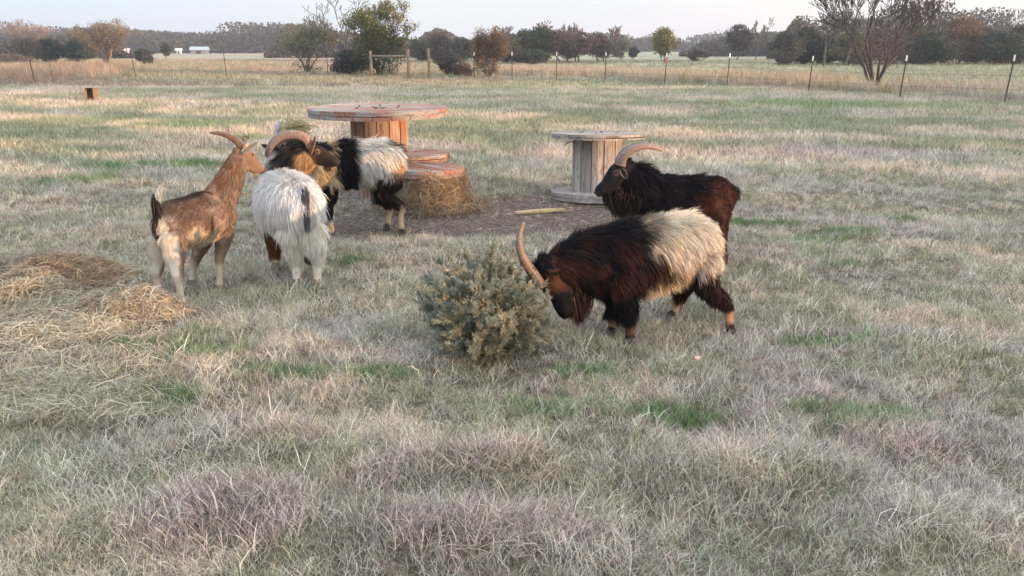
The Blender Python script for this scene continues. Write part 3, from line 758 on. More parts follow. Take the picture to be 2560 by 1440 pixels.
def crown_points(blobs, n, seed=0, shell=.6):
    """points through a set of irregular lobes (cx,cy,cz,rx,ry,rz)"""
    r=np.random.default_rng(seed); B=np.array(blobs); vol=(B[:,3]*B[:,4]*B[:,5])**(2/3); k=r.choice(len(B),n,p=vol/vol.sum())
    d=unit(r.normal(size=(n,3))); rad=(shell+(1-shell)*r.random(n))**1*(1+.22*(fbm(d*2.3+k[:,None]*5,3)-.5)*2)
    p=B[k,:3]+d*B[k,3:6]*rad[:,None]
    keep=fbm(p*1.1+seed,3)>.41
    return p[keep]
def place(name,px,Y,label,cat='tree',group=None,rz=0):
    x=GX(px,Y); return empty(name,(x,Y,gz(x,Y)-.05),rz,label,cat,group)
PPM=lambda Y: FPX/(Y*CT)     # picture pixels per metre of height at depth Y
G_DARK=[(.055,.075,.045),(.04,.06,.04),(.07,.08,.05)]; G_OLIVE=[(.13,.14,.06),(.1,.12,.06),(.17,.16,.07)]; G_YEL=[(.2,.2,.06),(.15,.17,.05),(.25,.21,.07)]
G_BRN=[(.16,.125,.10),(.13,.11,.09),(.19,.145,.11)]; G_RED=[(.24,.1,.06),(.3,.14,.07),(.16,.08,.06)]; G_GREYG=[(.12,.13,.1),(.15,.15,.11),(.1,.1,.08)]; G_MAR=[(.15,.11,.105),(.12,.095,.09),(.18,.125,.115)]
def bare_tree(nm,px,Y,ytop,label,spread=.8,stems=1,seed=1,r0=.16,depth=5,fork=2,lowtwig=None,wid=None,leaf=None,leafn=2,lsize=.12,ybase=None,up=.35,col=(.13,.11,.095),first=.35,group=None,leafj=.25,minr=.008,lean=0,twig=1.,tilt=.45):
    base=(118+ (FPX*CAM_H/(Y*CT)))
    h=(base-ytop)/PPM(Y); e=place(nm,px,Y,label,group=group)
    S,T=limbs(h,r0,spread,stems,depth,seed,up=up,fork=fork,first=first,lean=lean,twig=twig,tilt=tilt)
    if wid:
        w=np.percentile(np.abs(S[:,3]),97)+1e-6; k=(wid/2/PPM(Y))/w; f=lambda z:(1+(k-1)*sstep(0,h*.45,z))[:,None]; S[:,0:2]*=f(S[:,2]); S[:,3:5]*=f(S[:,5]); T[:,:2]*=f(T[:,2])
    obj('trunk',seg_mesh('trunk',S,5,minr,col),M_BARK,e)
    if leaf is not None:
        obj('crown',leaf_mesh('crown',T,lsize,leaf,seed,leafj,n_per=leafn),M_LEAF,e)
    if lowtwig:
        r_,zc,zr,n,cols,sz=lowtwig; rr=np.random.default_rng(seed)
        d=unit(rr.normal(size=(n,3)))*(rr.random((n,1))**.45); p=d*np.array([r_,r_,zr])+np.array([0,0,zc]); p[:,2]=np.maximum(p[:,2],.15)
        p=p[fbm(p*1.2,3)>.4]
        obj('lower_foliage',leaf_mesh('lower_foliage',p,sz,cols,seed,.1,n_per=2),M_LEAF,e)
    return e
def bushy(nm,px,Y,ytop,w,label,cols,seed=0,n=2600,size=.22,cat='tree',trunk=True,lift=0.,lobes=7,group=None,shell=.45,depth=None,twigs=True,ragged=1.):
    """dense tree or bush: trunk + lobed leafy crown, w = width in picture pixels"""
    base=(118+(FPX*CAM_H/(Y*CT))); h=(base-ytop)/PPM(Y); W=1.3*w/PPM(Y); n=int(n*1.5); r=random.Random(seed)
    e=place(nm,px,Y,label,cat,group)
    S,T=limbs(h*.93,max(.05,h*.022),.75,1 if lift>.1 else 3,3,seed,fork=3,first=.3)
    wx=np.percentile(np.abs(S[:,3]),98)+1e-6; S[:,[0,1,3,4]]*=W*.46/wx
    obj('trunk',seg_mesh('trunk',S,4,.012,(.09,.075,.065)),M_BARK,e)
    B=[]; z0=h*lift
    for k in range(lobes):
        t=(k+.5)/lobes; z=z0+(h-z0)*(.18+.66*t); ww=W*.5*(math.sin(math.pi*(.22+.72*t))**.7)
        rr=W*r.uniform(.2,.3); B.append((r.uniform(-1,1)*max(ww-rr,0),r.uniform(-1,1)*max(ww-rr,0),z,rr,rr,(h-z0)*r.uniform(.14,.24)))
    B.append((0,0,z0+(h-z0)*.5,W*.34,W*.34,(h-z0)*.42))
    p=crown_points(B,n,seed,shell); p=p[(p[:,2]>z0*.6+.02)&(p[:,2]<h*1.04)]
    obj('crown',leaf_mesh('crown',p,size,cols,seed,size*.35,n_per=2),M_LEAF,e)
    return e
# --- left side
bare_tree('bare_tree',78,92,47,'bare pale tree with a rounded twiggy crown at the far left',wid=88,seed=4,depth=5,fork=3,r0=.13,minr=.017,twig=.6,lowtwig=(1.75,1.6,1.1,2300,G_BRN,.16),col=(.27,.23,.2),spread=.9)
bushy('dark_cedar',130,88,90,62,'dark green rounded cedar right of the pale bare tree',G_DARK,3,2600,.2)
bushy('dark_cedar',200,90,100,90,'broad low dark cedar in front of the small olive tree',G_DARK,9,2800,.2)
bare_tree('small_tree',188,93,70,'small thin olive leaved tree rising behind the broad low cedar',wid=44,seed=8,leaf=G_GREYG,leafn=5,lsize=.14,r0=.1)
bare_tree('willow_tree',268,84,48,'brown leafed many stemmed willow with crooked low branches',wid=112,stems=4,seed=12,depth=5,fork=2,r0=.22,leaf=[(.21,.17,.11),(.17,.14,.10),(.26,.2,.13)],leafn=5,lsize=.14,leafj=.16,col=(.23,.18,.14),spread=.75,lowtwig=(2.1,2.0,1.2,2000,G_BRN,.14))
bushy('round_bush',361,80,119,48,'round dark green bush alone in the field right of the willow',G_DARK,5,1500,.14,cat='bush')
bushy('small_cedar',416,120,104,30,'small dark cedar shaped like a top in the pink far field',G_DARK,6,900,.18,lift=.15)
bushy('leafless_shrub',30,86,132,110,'low grey brush at the far left edge below the bare tree',G_BRN,7,1500,.14,cat='bush')
# --- centre left
bare_tree('sparse_tree',768,52,38,'sparse many stemmed tree with light green leaves at the tops',stems=6,wid=140,seed=23,depth=4,fork=3,r0=.10,first=.42,spread=.6,leaf=[(.2,.24,.09),(.26,.28,.12),(.15,.18,.08)],leafn=3,lsize=.085,leafj=.16,col=(.14,.12,.1),minr=.013,twig=.5,lowtwig=(1.0,.5,.4,350,G_GREYG,.09))
bare_tree('leafless_tree',872,50,-12,'tall leafless tree with wide curving bare branches beside the green tree',wid=180,seed=31,depth=5,fork=2,r0=.12,spread=.7,first=.36,up=.5,minr=.016,twig=.6,col=(.1,.095,.09))
bare_tree('green_tree',950,49,-2,'tall green and yellow leaved tree behind the wooden rail',wid=150,seed=14,stems=3,depth=5,fork=3,r0=.16,spread=.6,leaf=[(.15,.17,.05),(.2,.2,.06),(.1,.13,.045),(.24,.18,.05)],leafn=3,lsize=.11,leafj=.15,col=(.1,.085,.07),twig=.6,lowtwig=(1.6,1.5,1.55,5200,[(.075,.095,.04),(.1,.12,.05),(.06,.075,.04),(.15,.15,.05)],.11))
bushy('cedar_bush',880,50,118,110,'dark spreading bush at the foot of the leafless tree',[(.07,.08,.06),(.09,.09,.07),(.05,.065,.045)],15,2200,.12,cat='bush')
bushy('brown_tree',1098,92,76,78,'rounded brown tree with a low crown at the left end of the thicket',G_BRN,16,2600,.2)
bushy('olive_tree',1050,95,92,60,'dull olive tree between the wooden posts and the brown tree',G_OLIVE,17,1800,.2)
bushy('olive_tree',1155,90,88,60,'grey green tree between the brown tree and the red shrub',G_GREYG,18,2000,.2)
bushy('dead_brush',1125,47.5,128,64,'dark leafless brush growing at the fence just left of the red shrub',[(.1,.085,.075),(.08,.07,.07),(.13,.1,.09)],19,1100,.09,cat='bush')
bushy('dead_brush',1160,47,150,60,'low reddish brush at the fence between dark brush and red shrub',[(.2,.12,.1),(.15,.1,.085)],20,900,.08,cat='bush')
bare_tree('red_shrub',1222,45.5,66,'tall narrow shrub with red and orange autumn leaves at the fence',stems=7,wid=78,seed=41,depth=4,fork=3,r0=.07,spread=.45,first=.5,leaf=[(.22,.12,.07),(.28,.17,.09),(.16,.14,.07)],leafn=3,lsize=.075,leafj=.13,minr=.005,col=(.14,.1,.08),lowtwig=(.75,.95,.85,2600,[(.2,.12,.09),(.28,.19,.12),(.14,.1,.08),(.13,.13,.08)],.08))
# --- thicket centre right
TH=[(1272,72,76,G_GREYG,'grey green tree right behind the red shrub'),(1312,66,70,G_DARK,'dark evergreen tree left of the dark thicket middle'),(1352,60,82,G_DARK,'tall dark green tree in the middle of the thicket'),
    (1402,64,78,G_MAR,'maroon tinged tree above the white tipped post in the thicket'),(1448,68,76,G_MAR,'reddish twigged tree in the right half of the thicket'),(1492,72,70,G_MAR,'reddish tree at the right end of the thicket with forked trunks')]
SAP=['bare twigs rising behind the grey green tree next to the red shrub','bare tree top over the dark evergreen at the thicket left','tallest bare tree top over the dark middle of the thicket','bare tree top over the first maroon tinged tree','bare tree top over the second reddish tree of the thicket','bare tree top at the right end of the thicket']
for k,(px,yt,w,cl,lb) in enumerate(TH):
    bushy('thicket_tree',px,84+k*.9,yt+6,w*1.15,lb,cl,50+k,3800,.17,group='trees of the central thicket',lift=.12 if k>2 else .02)
    bare_tree('bare_sapling',px+random.randint(-16,16),87+k,yt-8,SAP[k],wid=70,seed=60+k,depth=5,fork=2,r0=.09,group='bare tree tops of the central thicket',minr=.028,col=(.13,.105,.1),up=.6)
bushy('thicket_undergrowth',1330,83,118,110,'dark low undergrowth at the left foot of the thicket',G_DARK,57,2400,.17,cat='bush')
bushy('green_grey_tree',1550,118,86,52,'grey green small tree between thicket and the yellow green tree',G_GREYG,70,1700,.22)
bushy('round_dark_bush',1581,122,110,30,'very dark small ball shaped bush alone at the field edge',[(.03,.028,.03),(.04,.035,.035)],71,1400,.14,cat='bush',lobes=3)
bushy('yellow_green_tree',1657,95,66,68,'lone yellow green leafed tree in the middle of the far field',G_YEL,72,3000,.2,lift=.1,shell=.35)
bushy('low_dark_bush',1745,97,124,60,'low dark flat topped bush right of the yellow green tree',[(.04,.045,.05),(.055,.06,.05)],73,1700,.16,cat='bush')
bushy('oak_tree',1842,104,62,78,'dark oak with a dense uneven crown on the right of the far field',[(.05,.055,.045),(.08,.085,.05),(.04,.04,.04)],74,3200,.2,lift=.22)
bare_tree('bare_tree',1888,106,46,'slim bare tree leaning out from the dark oak',wid=56,seed=75,depth=5,fork=2,r0=.09,minr=.02,col=(.12,.105,.1),up=.6)
# --- right wood
RW=[(1962,78,60,G_GREYG,'thin grey tree at the left end of the right wood'),(2012,72,66,G_DARK,'dark green tree left of the tall leafy pair'),(2062,96,76,G_DARK,'low dense dark tree under the tall leafy pair'),
    (2120,84,76,G_OLIVE,'olive tree immediately left behind the big bare tree'),(2200,70,100,G_BRN,'brown leafed tree hidden directly behind the big bare tree'),(2268,66,100,G_OLIVE,'broad olive green tree right behind the big bare tree'),
    (2330,84,80,G_DARK,'dark rounded tree between the olive tree and the russet tree'),(2392,46,92,[(.16,.11,.06),(.13,.1,.06),(.2,.13,.06)],'tall russet brown tree in the right wood'),(2450,78,84,G_DARK,'dark green tree just right of the russet tree'),
    (2505,82,84,G_DARK,'dark evergreen below the bare tree top at the right'),(2556,62,76,[(.07,.08,.055),(.09,.1,.06)],'dark tree at the right edge of the picture')]
for k,(px,yt,w,cl,lb) in enumerate(RW):
    bushy('wood_tree',px,76+(k%3)*2.5,yt-8,w*1.35,lb,cl,80+k,4600,.19,group='trees of the right wood')
for k,(px,yt,w,lb) in enumerate([(1985,52,56,'bare spiky tree top above the left end of the right wood'),(2330,48,50,'small bare tree top left of the russet tree'),(2500,22,80,'tall pale bare tree top at the right of the wood')]):
    bare_tree('bare_wood_tree',px,80+k,yt,lb,wid=w,seed=95+k,depth=5,fork=2,r0=.08,minr=.02,col=(.16,.14,.13),up=.6)
for k,(px,yt,w,lb) in enumerate([(2058,22,62,'tall open crowned leafy tree, left of the pair beside the big bare tree'),(2110,24,70,'tall open crowned leafy tree next to the big bare tree')]):
    bare_tree('leafy_tree',px,72+k,yt,lb,wid=w,seed=100+k,depth=5,fork=2,r0=.14,leaf=G_GREYG,leafn=4,lsize=.14,leafj=.2,minr=.02,col=(.1,.09,.08),first=.45)
# big bare tree at the fence
bare_tree('big_bare_tree',2185,34.5,-130,'big bare spreading tree with dark crooked limbs by the right fence',stems=8,wid=300,seed=121,depth=5,fork=2,r0=.12,spread=.65,first=.24,up=.35,minr=.010,col=(.085,.07,.065),twig=.9,tilt=.42,lowtwig=(1.35,1.5,.75,1500,[(.12,.09,.085),(.16,.11,.1)],.06))
bushy('low_shrub',2080,30.8,212,60,'dark low tangle of brush under the fence left of the big bare tree',[(.12,.1,.09),(.16,.13,.12)],113,900,.05,cat='bush',lobes=3)

# far-off woodland: one mass along the horizon
def far_wood():
    r=np.random.default_rng(77); Ps=[];Cs=[]
    for (Y0,Y1,px0,px1,hmin,hmax,m) in ((225,290,-500,900,2.6,5.8,75000),(290,360,640,3200,2.0,4.0,60000),(150,180,1700,2020,1.8,3.8,16000),(130,150,660,1300,2.0,3.9,26000),(110,125,1920,3300,2.4,4.2,56000),(125,135,-500,330,2.2,3.9,26000)):
        px=r.uniform(px0,px1,m); Y=r.uniform(Y0,Y1,m); x=(px-1280)/FPX*Y*CT
        hh=hmin+(hmax*1.25-hmin)*sstep(.25,.75,n2(x,Y*0,hmax*2.6,o=4,seed=Y0)); hh=hh*(.45+.75*n2(x,Y*0,4.0,o=2,seed=Y0+3)*1.6)
        hh=hh*sstep(px0,px0+70,px)*sstep(px1,px1-90,px)+.5; z=hh*r.random(m)**.8
        Ps.append(np.stack([x,Y,z],-1)); t=n2(x,Y*0,14,o=3,seed=Y0+9)[:,None]
        Cs.append(np.array((.075,.085,.06))*(1-t)+np.array((.14,.115,.085))*t)
    p=np.concatenate(Ps); c=np.concatenate(Cs)
    nn=len(p); a=unit(r.normal(size=(nn,3))); b=unit(np.cross(a,r.normal(size=(nn,3))))
    s=(p[:,1:2]*.0017)*(.5+.8*r.random((nn,1)))
    V=np.stack([p-a*s,p+b*s*.8,p+a*s,p-b*s*.8],1).reshape(-1,3)
    me=mesh_np('far_woodland',V,np.arange(nn*4).reshape(-1,4),smooth=False,col=np.repeat(c*(.8+.4*r.random((nn,1))),4,0))
    tag(obj('far_woodland',me,M_LEAF),'distant line of hazy woods along the horizon','woodland',kind='stuff')
far_wood()
# far barn and small white buildings
def house(px,Y,w,h,rh,label,wallm,roofm,nm='barn'):
    x=GX(px,Y); e=empty(nm,(x,Y,0),.12,label,'building'); d=w*.6
    def bx(a,b): return prism([(a[0],a[1]),(b[0],a[1]),(b[0],b[1]),(a[0],b[1])],a[2],b[2])
    v,f=bx((-w/2,-d/2,0),(w/2,d/2,h)); me=bpy.data.meshes.new('wall'); me.from_pydata(v,[],f); obj('wall',me,wallm,e)
    o=.3; v=[(-w/2-o,-d/2-o,h-.1),(w/2+o,-d/2-o,h-.1),(w/2+o,d/2+o,h-.1),(-w/2-o,d/2+o,h-.1),(-w/2-o,0,h+rh),(w/2+o,0,h+rh)]
    me=bpy.data.meshes.new('roof'); me.from_pydata(v,[],[(0,1,5,4),(2,3,4,5),(0,4,3),(1,2,5),(3,2,1,0)]); obj('roof',me,roofm,e)
    v,f=bx((-w*.15,-d/2-.05,0),(w*.15,-d/2-.003,h*.75)); me=bpy.data.meshes.new('door'); me.from_pydata(v,[],f); obj('door',me,M_STEEL,e)
house(500,215,4.0,1.0,.75,'long low barn with a pale blue green metal roof by the far woods',mat_plain('barn_wall',(.2,.2,.2)),M_ROOF)
house(448,222,1.2,.9,.4,'small white shed left of the low barn',M_BRICKPAL,M_BRICKPAL,'shed')
house(318,226,1.0,.9,.4,'tiny white shed at the edge of the woods right of the willow',M_BRICKPAL,M_BRICKPAL,'shed')

# ------------------------------------------------------------------ goats
def catmull(rows, sub):
    A=np.array(rows,float); out=[]
    for i in range(len(A)-1):
        p0=A[max(i-1,0)];p1=A[i];p2=A[i+1];p3=A[min(i+2,len(A)-1)]
        for k in range(sub):
            t=k/sub; out.append(.5*((2*p1)+(-p0+p2)*t+(2*p0-5*p1+4*p2-p3)*t*t+(-p0+3*p1-3*p2+p3)*t**3))
    out.append(A[-1]); return np.array(out)
def loft(bm, rows, up, n=18, sub=3, egg=0.):
    """rows: (x,y,z, half width, half height); closed tube with rounded ends"""
    A=catmull(rows,sub); A[:,3:]=np.maximum(A[:,3:],.004)
    def cap(a,b,s):   # three shrinking rings past the end
        d=a[:3]-b[:3]; d/=np.linalg.norm(d)+1e-9; m=min(a[3],a[4])*.8; o=[]
        for f in (.45,.8,.98): q=a.copy(); q[:3]=a[:3]+d*m*f; q[3:]=a[3:]*math.sqrt(max(0.02,1-f*f)); o.append(q)
        return o
    s=cap(A[0],A[1],0); e=cap(A[-1],A[-2],1); A=np.array(s[::-1]+list(A)+e)
    rings=[]; up=Vector(up)
    for i in range(len(A)):
        t=Vector(A[min(i+1,len(A)-1),:3]-A[max(i-1,0),:3]).normalized(); sd=t.cross(up)
        if sd.length<.15: sd=t.cross(Vector((1,0,0)))
        sd.normalize(); u=sd.cross(t).normalized(); c=Vector(A[i,:3])
        ring=[]
        for k in range(n):
            a=2*math.pi*k/n; w=A[i,3]*(1-egg*math.sin(a)); ring.append(bm.verts.new(c+sd*math.cos(a)*w+u*math.sin(a)*A[i,4]))
        rings.append(ring)
    for i in range(len(rings)-1):
        for k in range(n): bm.faces.new((rings[i][k],rings[i][(k+1)%n],rings[i+1][(k+1)%n],rings[i+1][k]))
    bm.faces.new(rings[0][::-1]); bm.faces.new(rings[-1])
HEADROWS=[(-.035,.0,.044,.048),(.0,.0,.054,.062),(.05,-.006,.058,.070),(.10,-.016,.052,.062),(.145,-.026,.043,.050),(.185,-.030,.039,.044),(.212,-.032,.040,.042),(.232,-.035,.034,.034)]
def head_frame(h):
    o=Vector(h['o']); d=Vector(h['d']).normalized(); up=Vector(h.get('up',(0,0,1))); s=d.cross(up).normalized(); u=s.cross(d).normalized()
    return o,d,s,u      # s = the goat's right side
def w_(p): return Vector(p)
def HP(h,a,b,c):  # head point: along, right, up
    o,d,s,u=head_frame(h); k=h.get('k',1.); return o+(d*a+s*b+u*c)*k
def make_body(spec):
    bm=bmesh.new()
    loft(bm,spec['trunk'],(0,0,1),22,3,.05)
    loft(bm,spec['neck'],spec.get('neckup',(0,0,1)),18,3)
    h=spec['head']; o,d,s,u=head_frame(h); k=h.get('k',1.)
    rows=[(*(o+(d*a+u*c)*k),w*k,hh*k) for a,c,w,hh in HEADROWS]; loft(bm,rows,u,18,3)
    # jaw
    rows=[(*(o+(d*a+u*c)*k),w*k,hh*k) for a,c,w,hh in ((.02,-.055,.036,.032),(.08,-.070,.035,.032),(.15,-.072,.031,.026),(.195,-.070,.027,.021),(.215,-.066,.020,.015))]; loft(bm,rows,u,12,2)
    for sg in (-1,1):   # brow
        rows=[(*HP(h,a,b*sg,c),w*k,w*k) for a,b,c,w in ((.03,.036,.038,.014),(.06,.044,.034,.014),(.085,.038,.026,.010))]; loft(bm,rows,u,8,2)
    for L in spec['legs']: loft(bm,L,(0,1,.1) if abs(spec['fwd'][1])<.7 else (1,0,.1),14,4)
    me=bpy.data.meshes.new('body_raw'); bm.normal_update(); bmesh.ops.recalc_face_normals(bm,faces=bm.faces); bm.to_mesh(me); bm.free()
    o_=bpy.data.objects.new('tmp',me); COL.objects.link(o_)
    m=o_.modifiers.new('r','REMESH'); m.mode='VOXEL'; m.voxel_size=spec.get('vox',.0105); m.use_smooth_shade=True
    m=o_.modifiers.new('s','SMOOTH'); m.factor=.5; m.iterations=4
    dg=bpy.context.evaluated_depsgraph_get(); dg.update(); me2=bpy.data.meshes.new_from_object(o_.evaluated_get(dg)); bpy.data.objects.remove(o_)
    me2.name='body'; return me2
def seg_label(spec,V):
    """nearest skeleton part (scaled by radius), parameter along it"""
    best=np.full(len(V),1e9); part=np.zeros(len(V),int); tt=np.zeros(len(V)); idx=np.zeros(len(V),int)
    h=spec['head']; o,d,s,u=head_frame(h); k=h.get('k',1.)
    hr=[(*(o+(d*a+u*c)*k),w*k,hh*k) for a,c,w,hh in HEADROWS]
    for pid,rows in [(0,spec['trunk']),(1,spec['neck']),(2,hr)]+[(3+i,L) for i,L in enumerate(spec['legs'])]:
        A=np.array(rows,float); cum=0; n=len(A)-1
        for i in range(n):
            a,b=A[i],A[i+1]; ab=b[:3]-a[:3]; t=np.clip(((V-a[:3])@ab)/(ab@ab),0,1); r=(a[3:].mean()*(1-t)+b[3:].mean()*t)
            dd=np.linalg.norm(V-(a[:3]+t[:,None]*ab),axis=1)/r
            if pid>=3 and i==0: dd=dd*1.12
            m=dd<best; best[m]=dd[m]; part[m]=pid; tt[m]=(i+t[m])/n
    return part,tt
def make_fur(spec,me,base,colf,lenf,n,seed,width=.0021,flow=None,clump=16):
    r=np.random.default_rng(seed); me.calc_loop_triangles()
    tri=np.empty(len(me.loop_triangles)*3,np.int32); me.loop_triangles.foreach_get('vertices',tri); tri=tri.reshape(-1,3)
    V=verts_np(me); N=norms_np(me); A=V[tri]; ar=np.linalg.norm(np.cross(A[:,1]-A[:,0],A[:,2]-A[:,0]),axis=1)
    def sample(m):
        k=r.choice(len(tri),m,p=ar/ar.sum()); u=r.random((m,2)); f=u.sum(1)>1; u[f]=1-u[f]; w=np.stack([1-u.sum(1),u[:,0],u[:,1]],1)[:,:,None]
        return (V[tri[k]]*w).sum(1), unit((N[tri[k]]*w).sum(1))
    p,nn=sample(n); part,t=seg_label(spec,p)
    L=lenf(p,part,t,nn)*(.5+.85*r.random(n))*(.75+.5*fbm(p/.05,2)); keep=L>.002; p,nn,part,t,L=p[keep],nn[keep],part[keep],t[keep],L[keep]; n=len(p)
    g,lift=flow(p,part,t,nn); g=g-nn*(g*nn).sum(-1,keepdims=True); sw=np.stack([fbm(p/.07+k_*9.1,2)-.5 for k_ in range(3)],-1); g=unit(unit(g)+sw*spec.get('swirl',1.3)+r.normal(0,.15,(n,3)))
    d0=unit(g*(1-lift[:,None])+nn*lift[:,None]+r.normal(0,.07,(n,3))); grav=np.array([0,0,-1.])
    pts=[p-nn*.002]; d=d0
    for k in range(3):
        pts.append(pts[-1]+d*(L/3)[:,None]); d=unit(d+grav*(.22*np.minimum(L/.06,1.6))[:,None]+g*.1)
    pts=np.stack(pts,1)
    # clumping into locks
    m=max(4,n//clump); ci=r.choice(n,m,replace=False); kd=KDTree(m)
    for j,i in enumerate(ci): kd.insert(p[i],j)
    kd.balance(); near=np.array([kd.find(q)[1] for q in p.tolist()]); c=ci[near]
    off=pts[c]-p[c][:,None,:]; tgt=pts[c]; cl=np.array([0,.08,.24,.36])[None,:,None]*np.clip((L/.045),0,1)[:,None,None]
    scl=(L/np.maximum(L[c],1e-4))[:,None,None]; tgt=p[c][:,None,:]+off*np.clip(scl,.5,1.4)
    pts=pts*(1-cl)+tgt*cl
    side=unit(np.cross(pts[:,3]-pts[:,0],nn)+r.normal(0,.25,(n,3))*1.0)
    w=width*(.6+.8*r.random(n))[:,None]*np.array([1.,1.,.7,.12])[None]*np.clip(L/.03,.45,1.1)[:,None]
    W,F=ribbons(pts,w*.5*1.6,side)
    col=colf(p+r.normal(0,.008,(n,3)),part,t,nn); lock=r.random(m)[near]; col=col*(.76+.26*lock[:,None]+.26*r.random((n,1)))
    fm=mesh_np('coat',W,F,col=np.repeat(np.clip(col,0.003,.9),8,0)); return fm
def horn(name,pts,r0,r1,parent,origin,cols=((.16,.12,.10),(.34,.22,.15)),ridge=.05,flat=.75,nr=60,up=(0,0,1)):
    A=catmull([(*p,0) for p in pts],max(3,nr//(len(pts)-1)))[:,:3]; n=len(A); V=[];C=[];k=14; prev=None; Fc=[]
    for i in range(n):
        t=i/(n-1); T=Vector(A[min(i+1,n-1)]-A[max(i-1,0)]).normalized()
        if prev is None: s=T.cross(Vector(up)).normalized() if abs(T.dot(Vector(up)))<.95 else T.orthogonal().normalized()
        else: s=(prev-T*prev.dot(T)).normalized()
        prev=s; u=T.cross(s); rr=(r0*(1-t)**.62+r1*t)*(1+ridge*.6*math.sin(i*1.25+.9*math.sin(i*.37))*(1-t))
        cc=np.array(cols[0])*(1-t)+np.array(cols[1])*t
        for j in range(k):
            a=2*math.pi*j/k; V.append(Vector(A[i])-origin+s*math.cos(a)*rr*flat+u*math.sin(a)*rr)
            C.append(cc*(.82+.28*(.5+.5*math.sin(i*1.25+.9*math.sin(i*.37)))**.7)*(.9+.2*random.random()))
        if i:
            b=(i-1)*k
            for j in range(k): Fc.append((b+j,b+(j+1)%k,b+k+(j+1)%k,b+k+j))
    Fc.append(tuple(range(k-1,-1,-1))); Fc.append(tuple((n-1)*k+j for j in range(k)))
    me=bpy.data.meshes.new(name); me.from_pydata([tuple(v) for v in V],[],Fc); me.update(); setcol(me,np.array(C))
    for p in me.polygons: p.use_smooth=True
    return obj(name,me,M_HORN,parent)
def ear(base,tip,face,wid,parent,origin,col,rim,inner):
    """leaf-shaped cupped ear, solid"""
    base=Vector(base); tip=Vector(tip); d=tip-base; L=d.length; d.normalize(); f=Vector(face); f=(f-d*f.dot(d)).normalized(); s=d.cross(f)
    nu,nv=9,7; V=[];C=[];F=[]
    for lay in (0,1):
        for i in range(nu):
            t=i/(nu-1); w=wid*(math.sin(math.pi*min(1,(t*.86+.12)))**.75)*(1-.25*t); 
            if i==nu-1: w=wid*.06
            for j in range(nv):
                q=(j/(nv-1))*2-1; cup=(q*q)*wid*.55*(1-t*.4); v=base+d*L*t+s*w*q+f*(cup+(.0025 if lay else -.0025)*(1-abs(q))); V.append(v-origin)
                C.append(rim if abs(q)>.8 and lay else (inner if lay else col))
    o=nu*nv
    for i in range(nu-1):
        for j in range(nv-1):
            a=i*nv+j; F.append((a,a+nv,a+nv+1,a+1)); a+=o; F.append((a,a+1,a+nv+1,a+nv))
    for i in range(nu-1):
        for j in (0,nv-1): a=i*nv+j; F.append((a,a+nv,a+nv+o,a+o))
    for j in range(nv-1):
        for i in (0,nu-1): a=i*nv+j; F.append((a,a+1,a+1+o,a+o))
    me=bpy.data.meshes.new('ear'); me.from_pydata([tuple(v) for v in V],[],F); me.update(); setcol(me,np.array(C))
    for p in me.polygons: p.use_smooth=True
    return obj('ear',me,M_SKIN,parent)
def hairtuft(name,roots,dirs,L,n,seed,parent,origin,cols,spread=.25,width=.003,grav=.5):
    """bundle of hair: roots polyline with radius, directions"""
    r=np.random.default_rng(seed); R_=np.array([list(q) for q in roots],float); D=np.array([list(q) for q in dirs],float)
    k=r.random(n)*(len(R_)-1); i=np.minimum(k.astype(int),len(R_)-2); f=(k-i)[:,None]
    p=R_[i,:3]*(1-f)+R_[i+1,:3]*f+r.normal(0,1,(n,3))*(R_[i,3:4]*.6); d=unit(D[i]*(1-f)+D[i+1]*f+r.normal(0,spread,(n,3))); l=L*(.5+.6*r.random(n))
    pts=[p]
    for s in range(4):
        pts.append(pts[-1]+d*(l/4)[:,None]); d=unit(d+np.array([0,0,-1])*grav*.3)
    pts=np.stack(pts,1)-np.array(origin); c=pts.mean(0,keepdims=True); cv=np.array([0,.05,.15,.28,.4])[None,:,None]; pts=pts*(1-cv)+c*cv
    side=unit(r.normal(size=(n,3))); w=width*(.6+.7*r.random(n))[:,None]*np.array([1,1,.9,.6,.15])[None]
    V,F=ribbons(pts,w,side); cols=np.array(cols); t=(k/(len(R_)-1))
    cc=cols[r.integers(0,len(cols),n)] if len(cols)>1 else np.tile(cols,(n,1)); cc=cc*(.7+.6*r.random((n,1)))
    me=mesh_np(name,V,F,col=np.repeat(np.clip(cc,0.003,.9),10,0)); return obj(name,me,M_FUR,parent)
def legrows(pts,kind,s=1.,ground=True):
    """pts: 4 joints: top, stifle/elbow, hock/knee, foot(ground) -> radii rows with fetlock and hoof"""
    T,E,K,Fo=[Vector(p) for p in pts]; fet=K.lerp(Fo,.80)
    if kind=='h': rows=[(T,.088,.10),(E,.064,.078),(E.lerp(K,.5),.043,.052),(K,.031,.038),(K.lerp(fet,.5),.024,.027),(fet,.028,.031),(Fo+Vector((0,0,.035)),.027,.030)]
    else: rows=[(T,.062,.088),(E,.052,.062),(E.lerp(K,.5),.040,.045),(K,.033,.035),(K.lerp(fet,.5),.025,.026),(fet,.029,.031),(Fo+Vector((0,0,.035)),.027,.029)]
    return [(*p,a*s,b*s) for p,a,b in rows]
M_PALEHOOF = mat_plain('pale_hoof',(.27,.21,.16),.7)
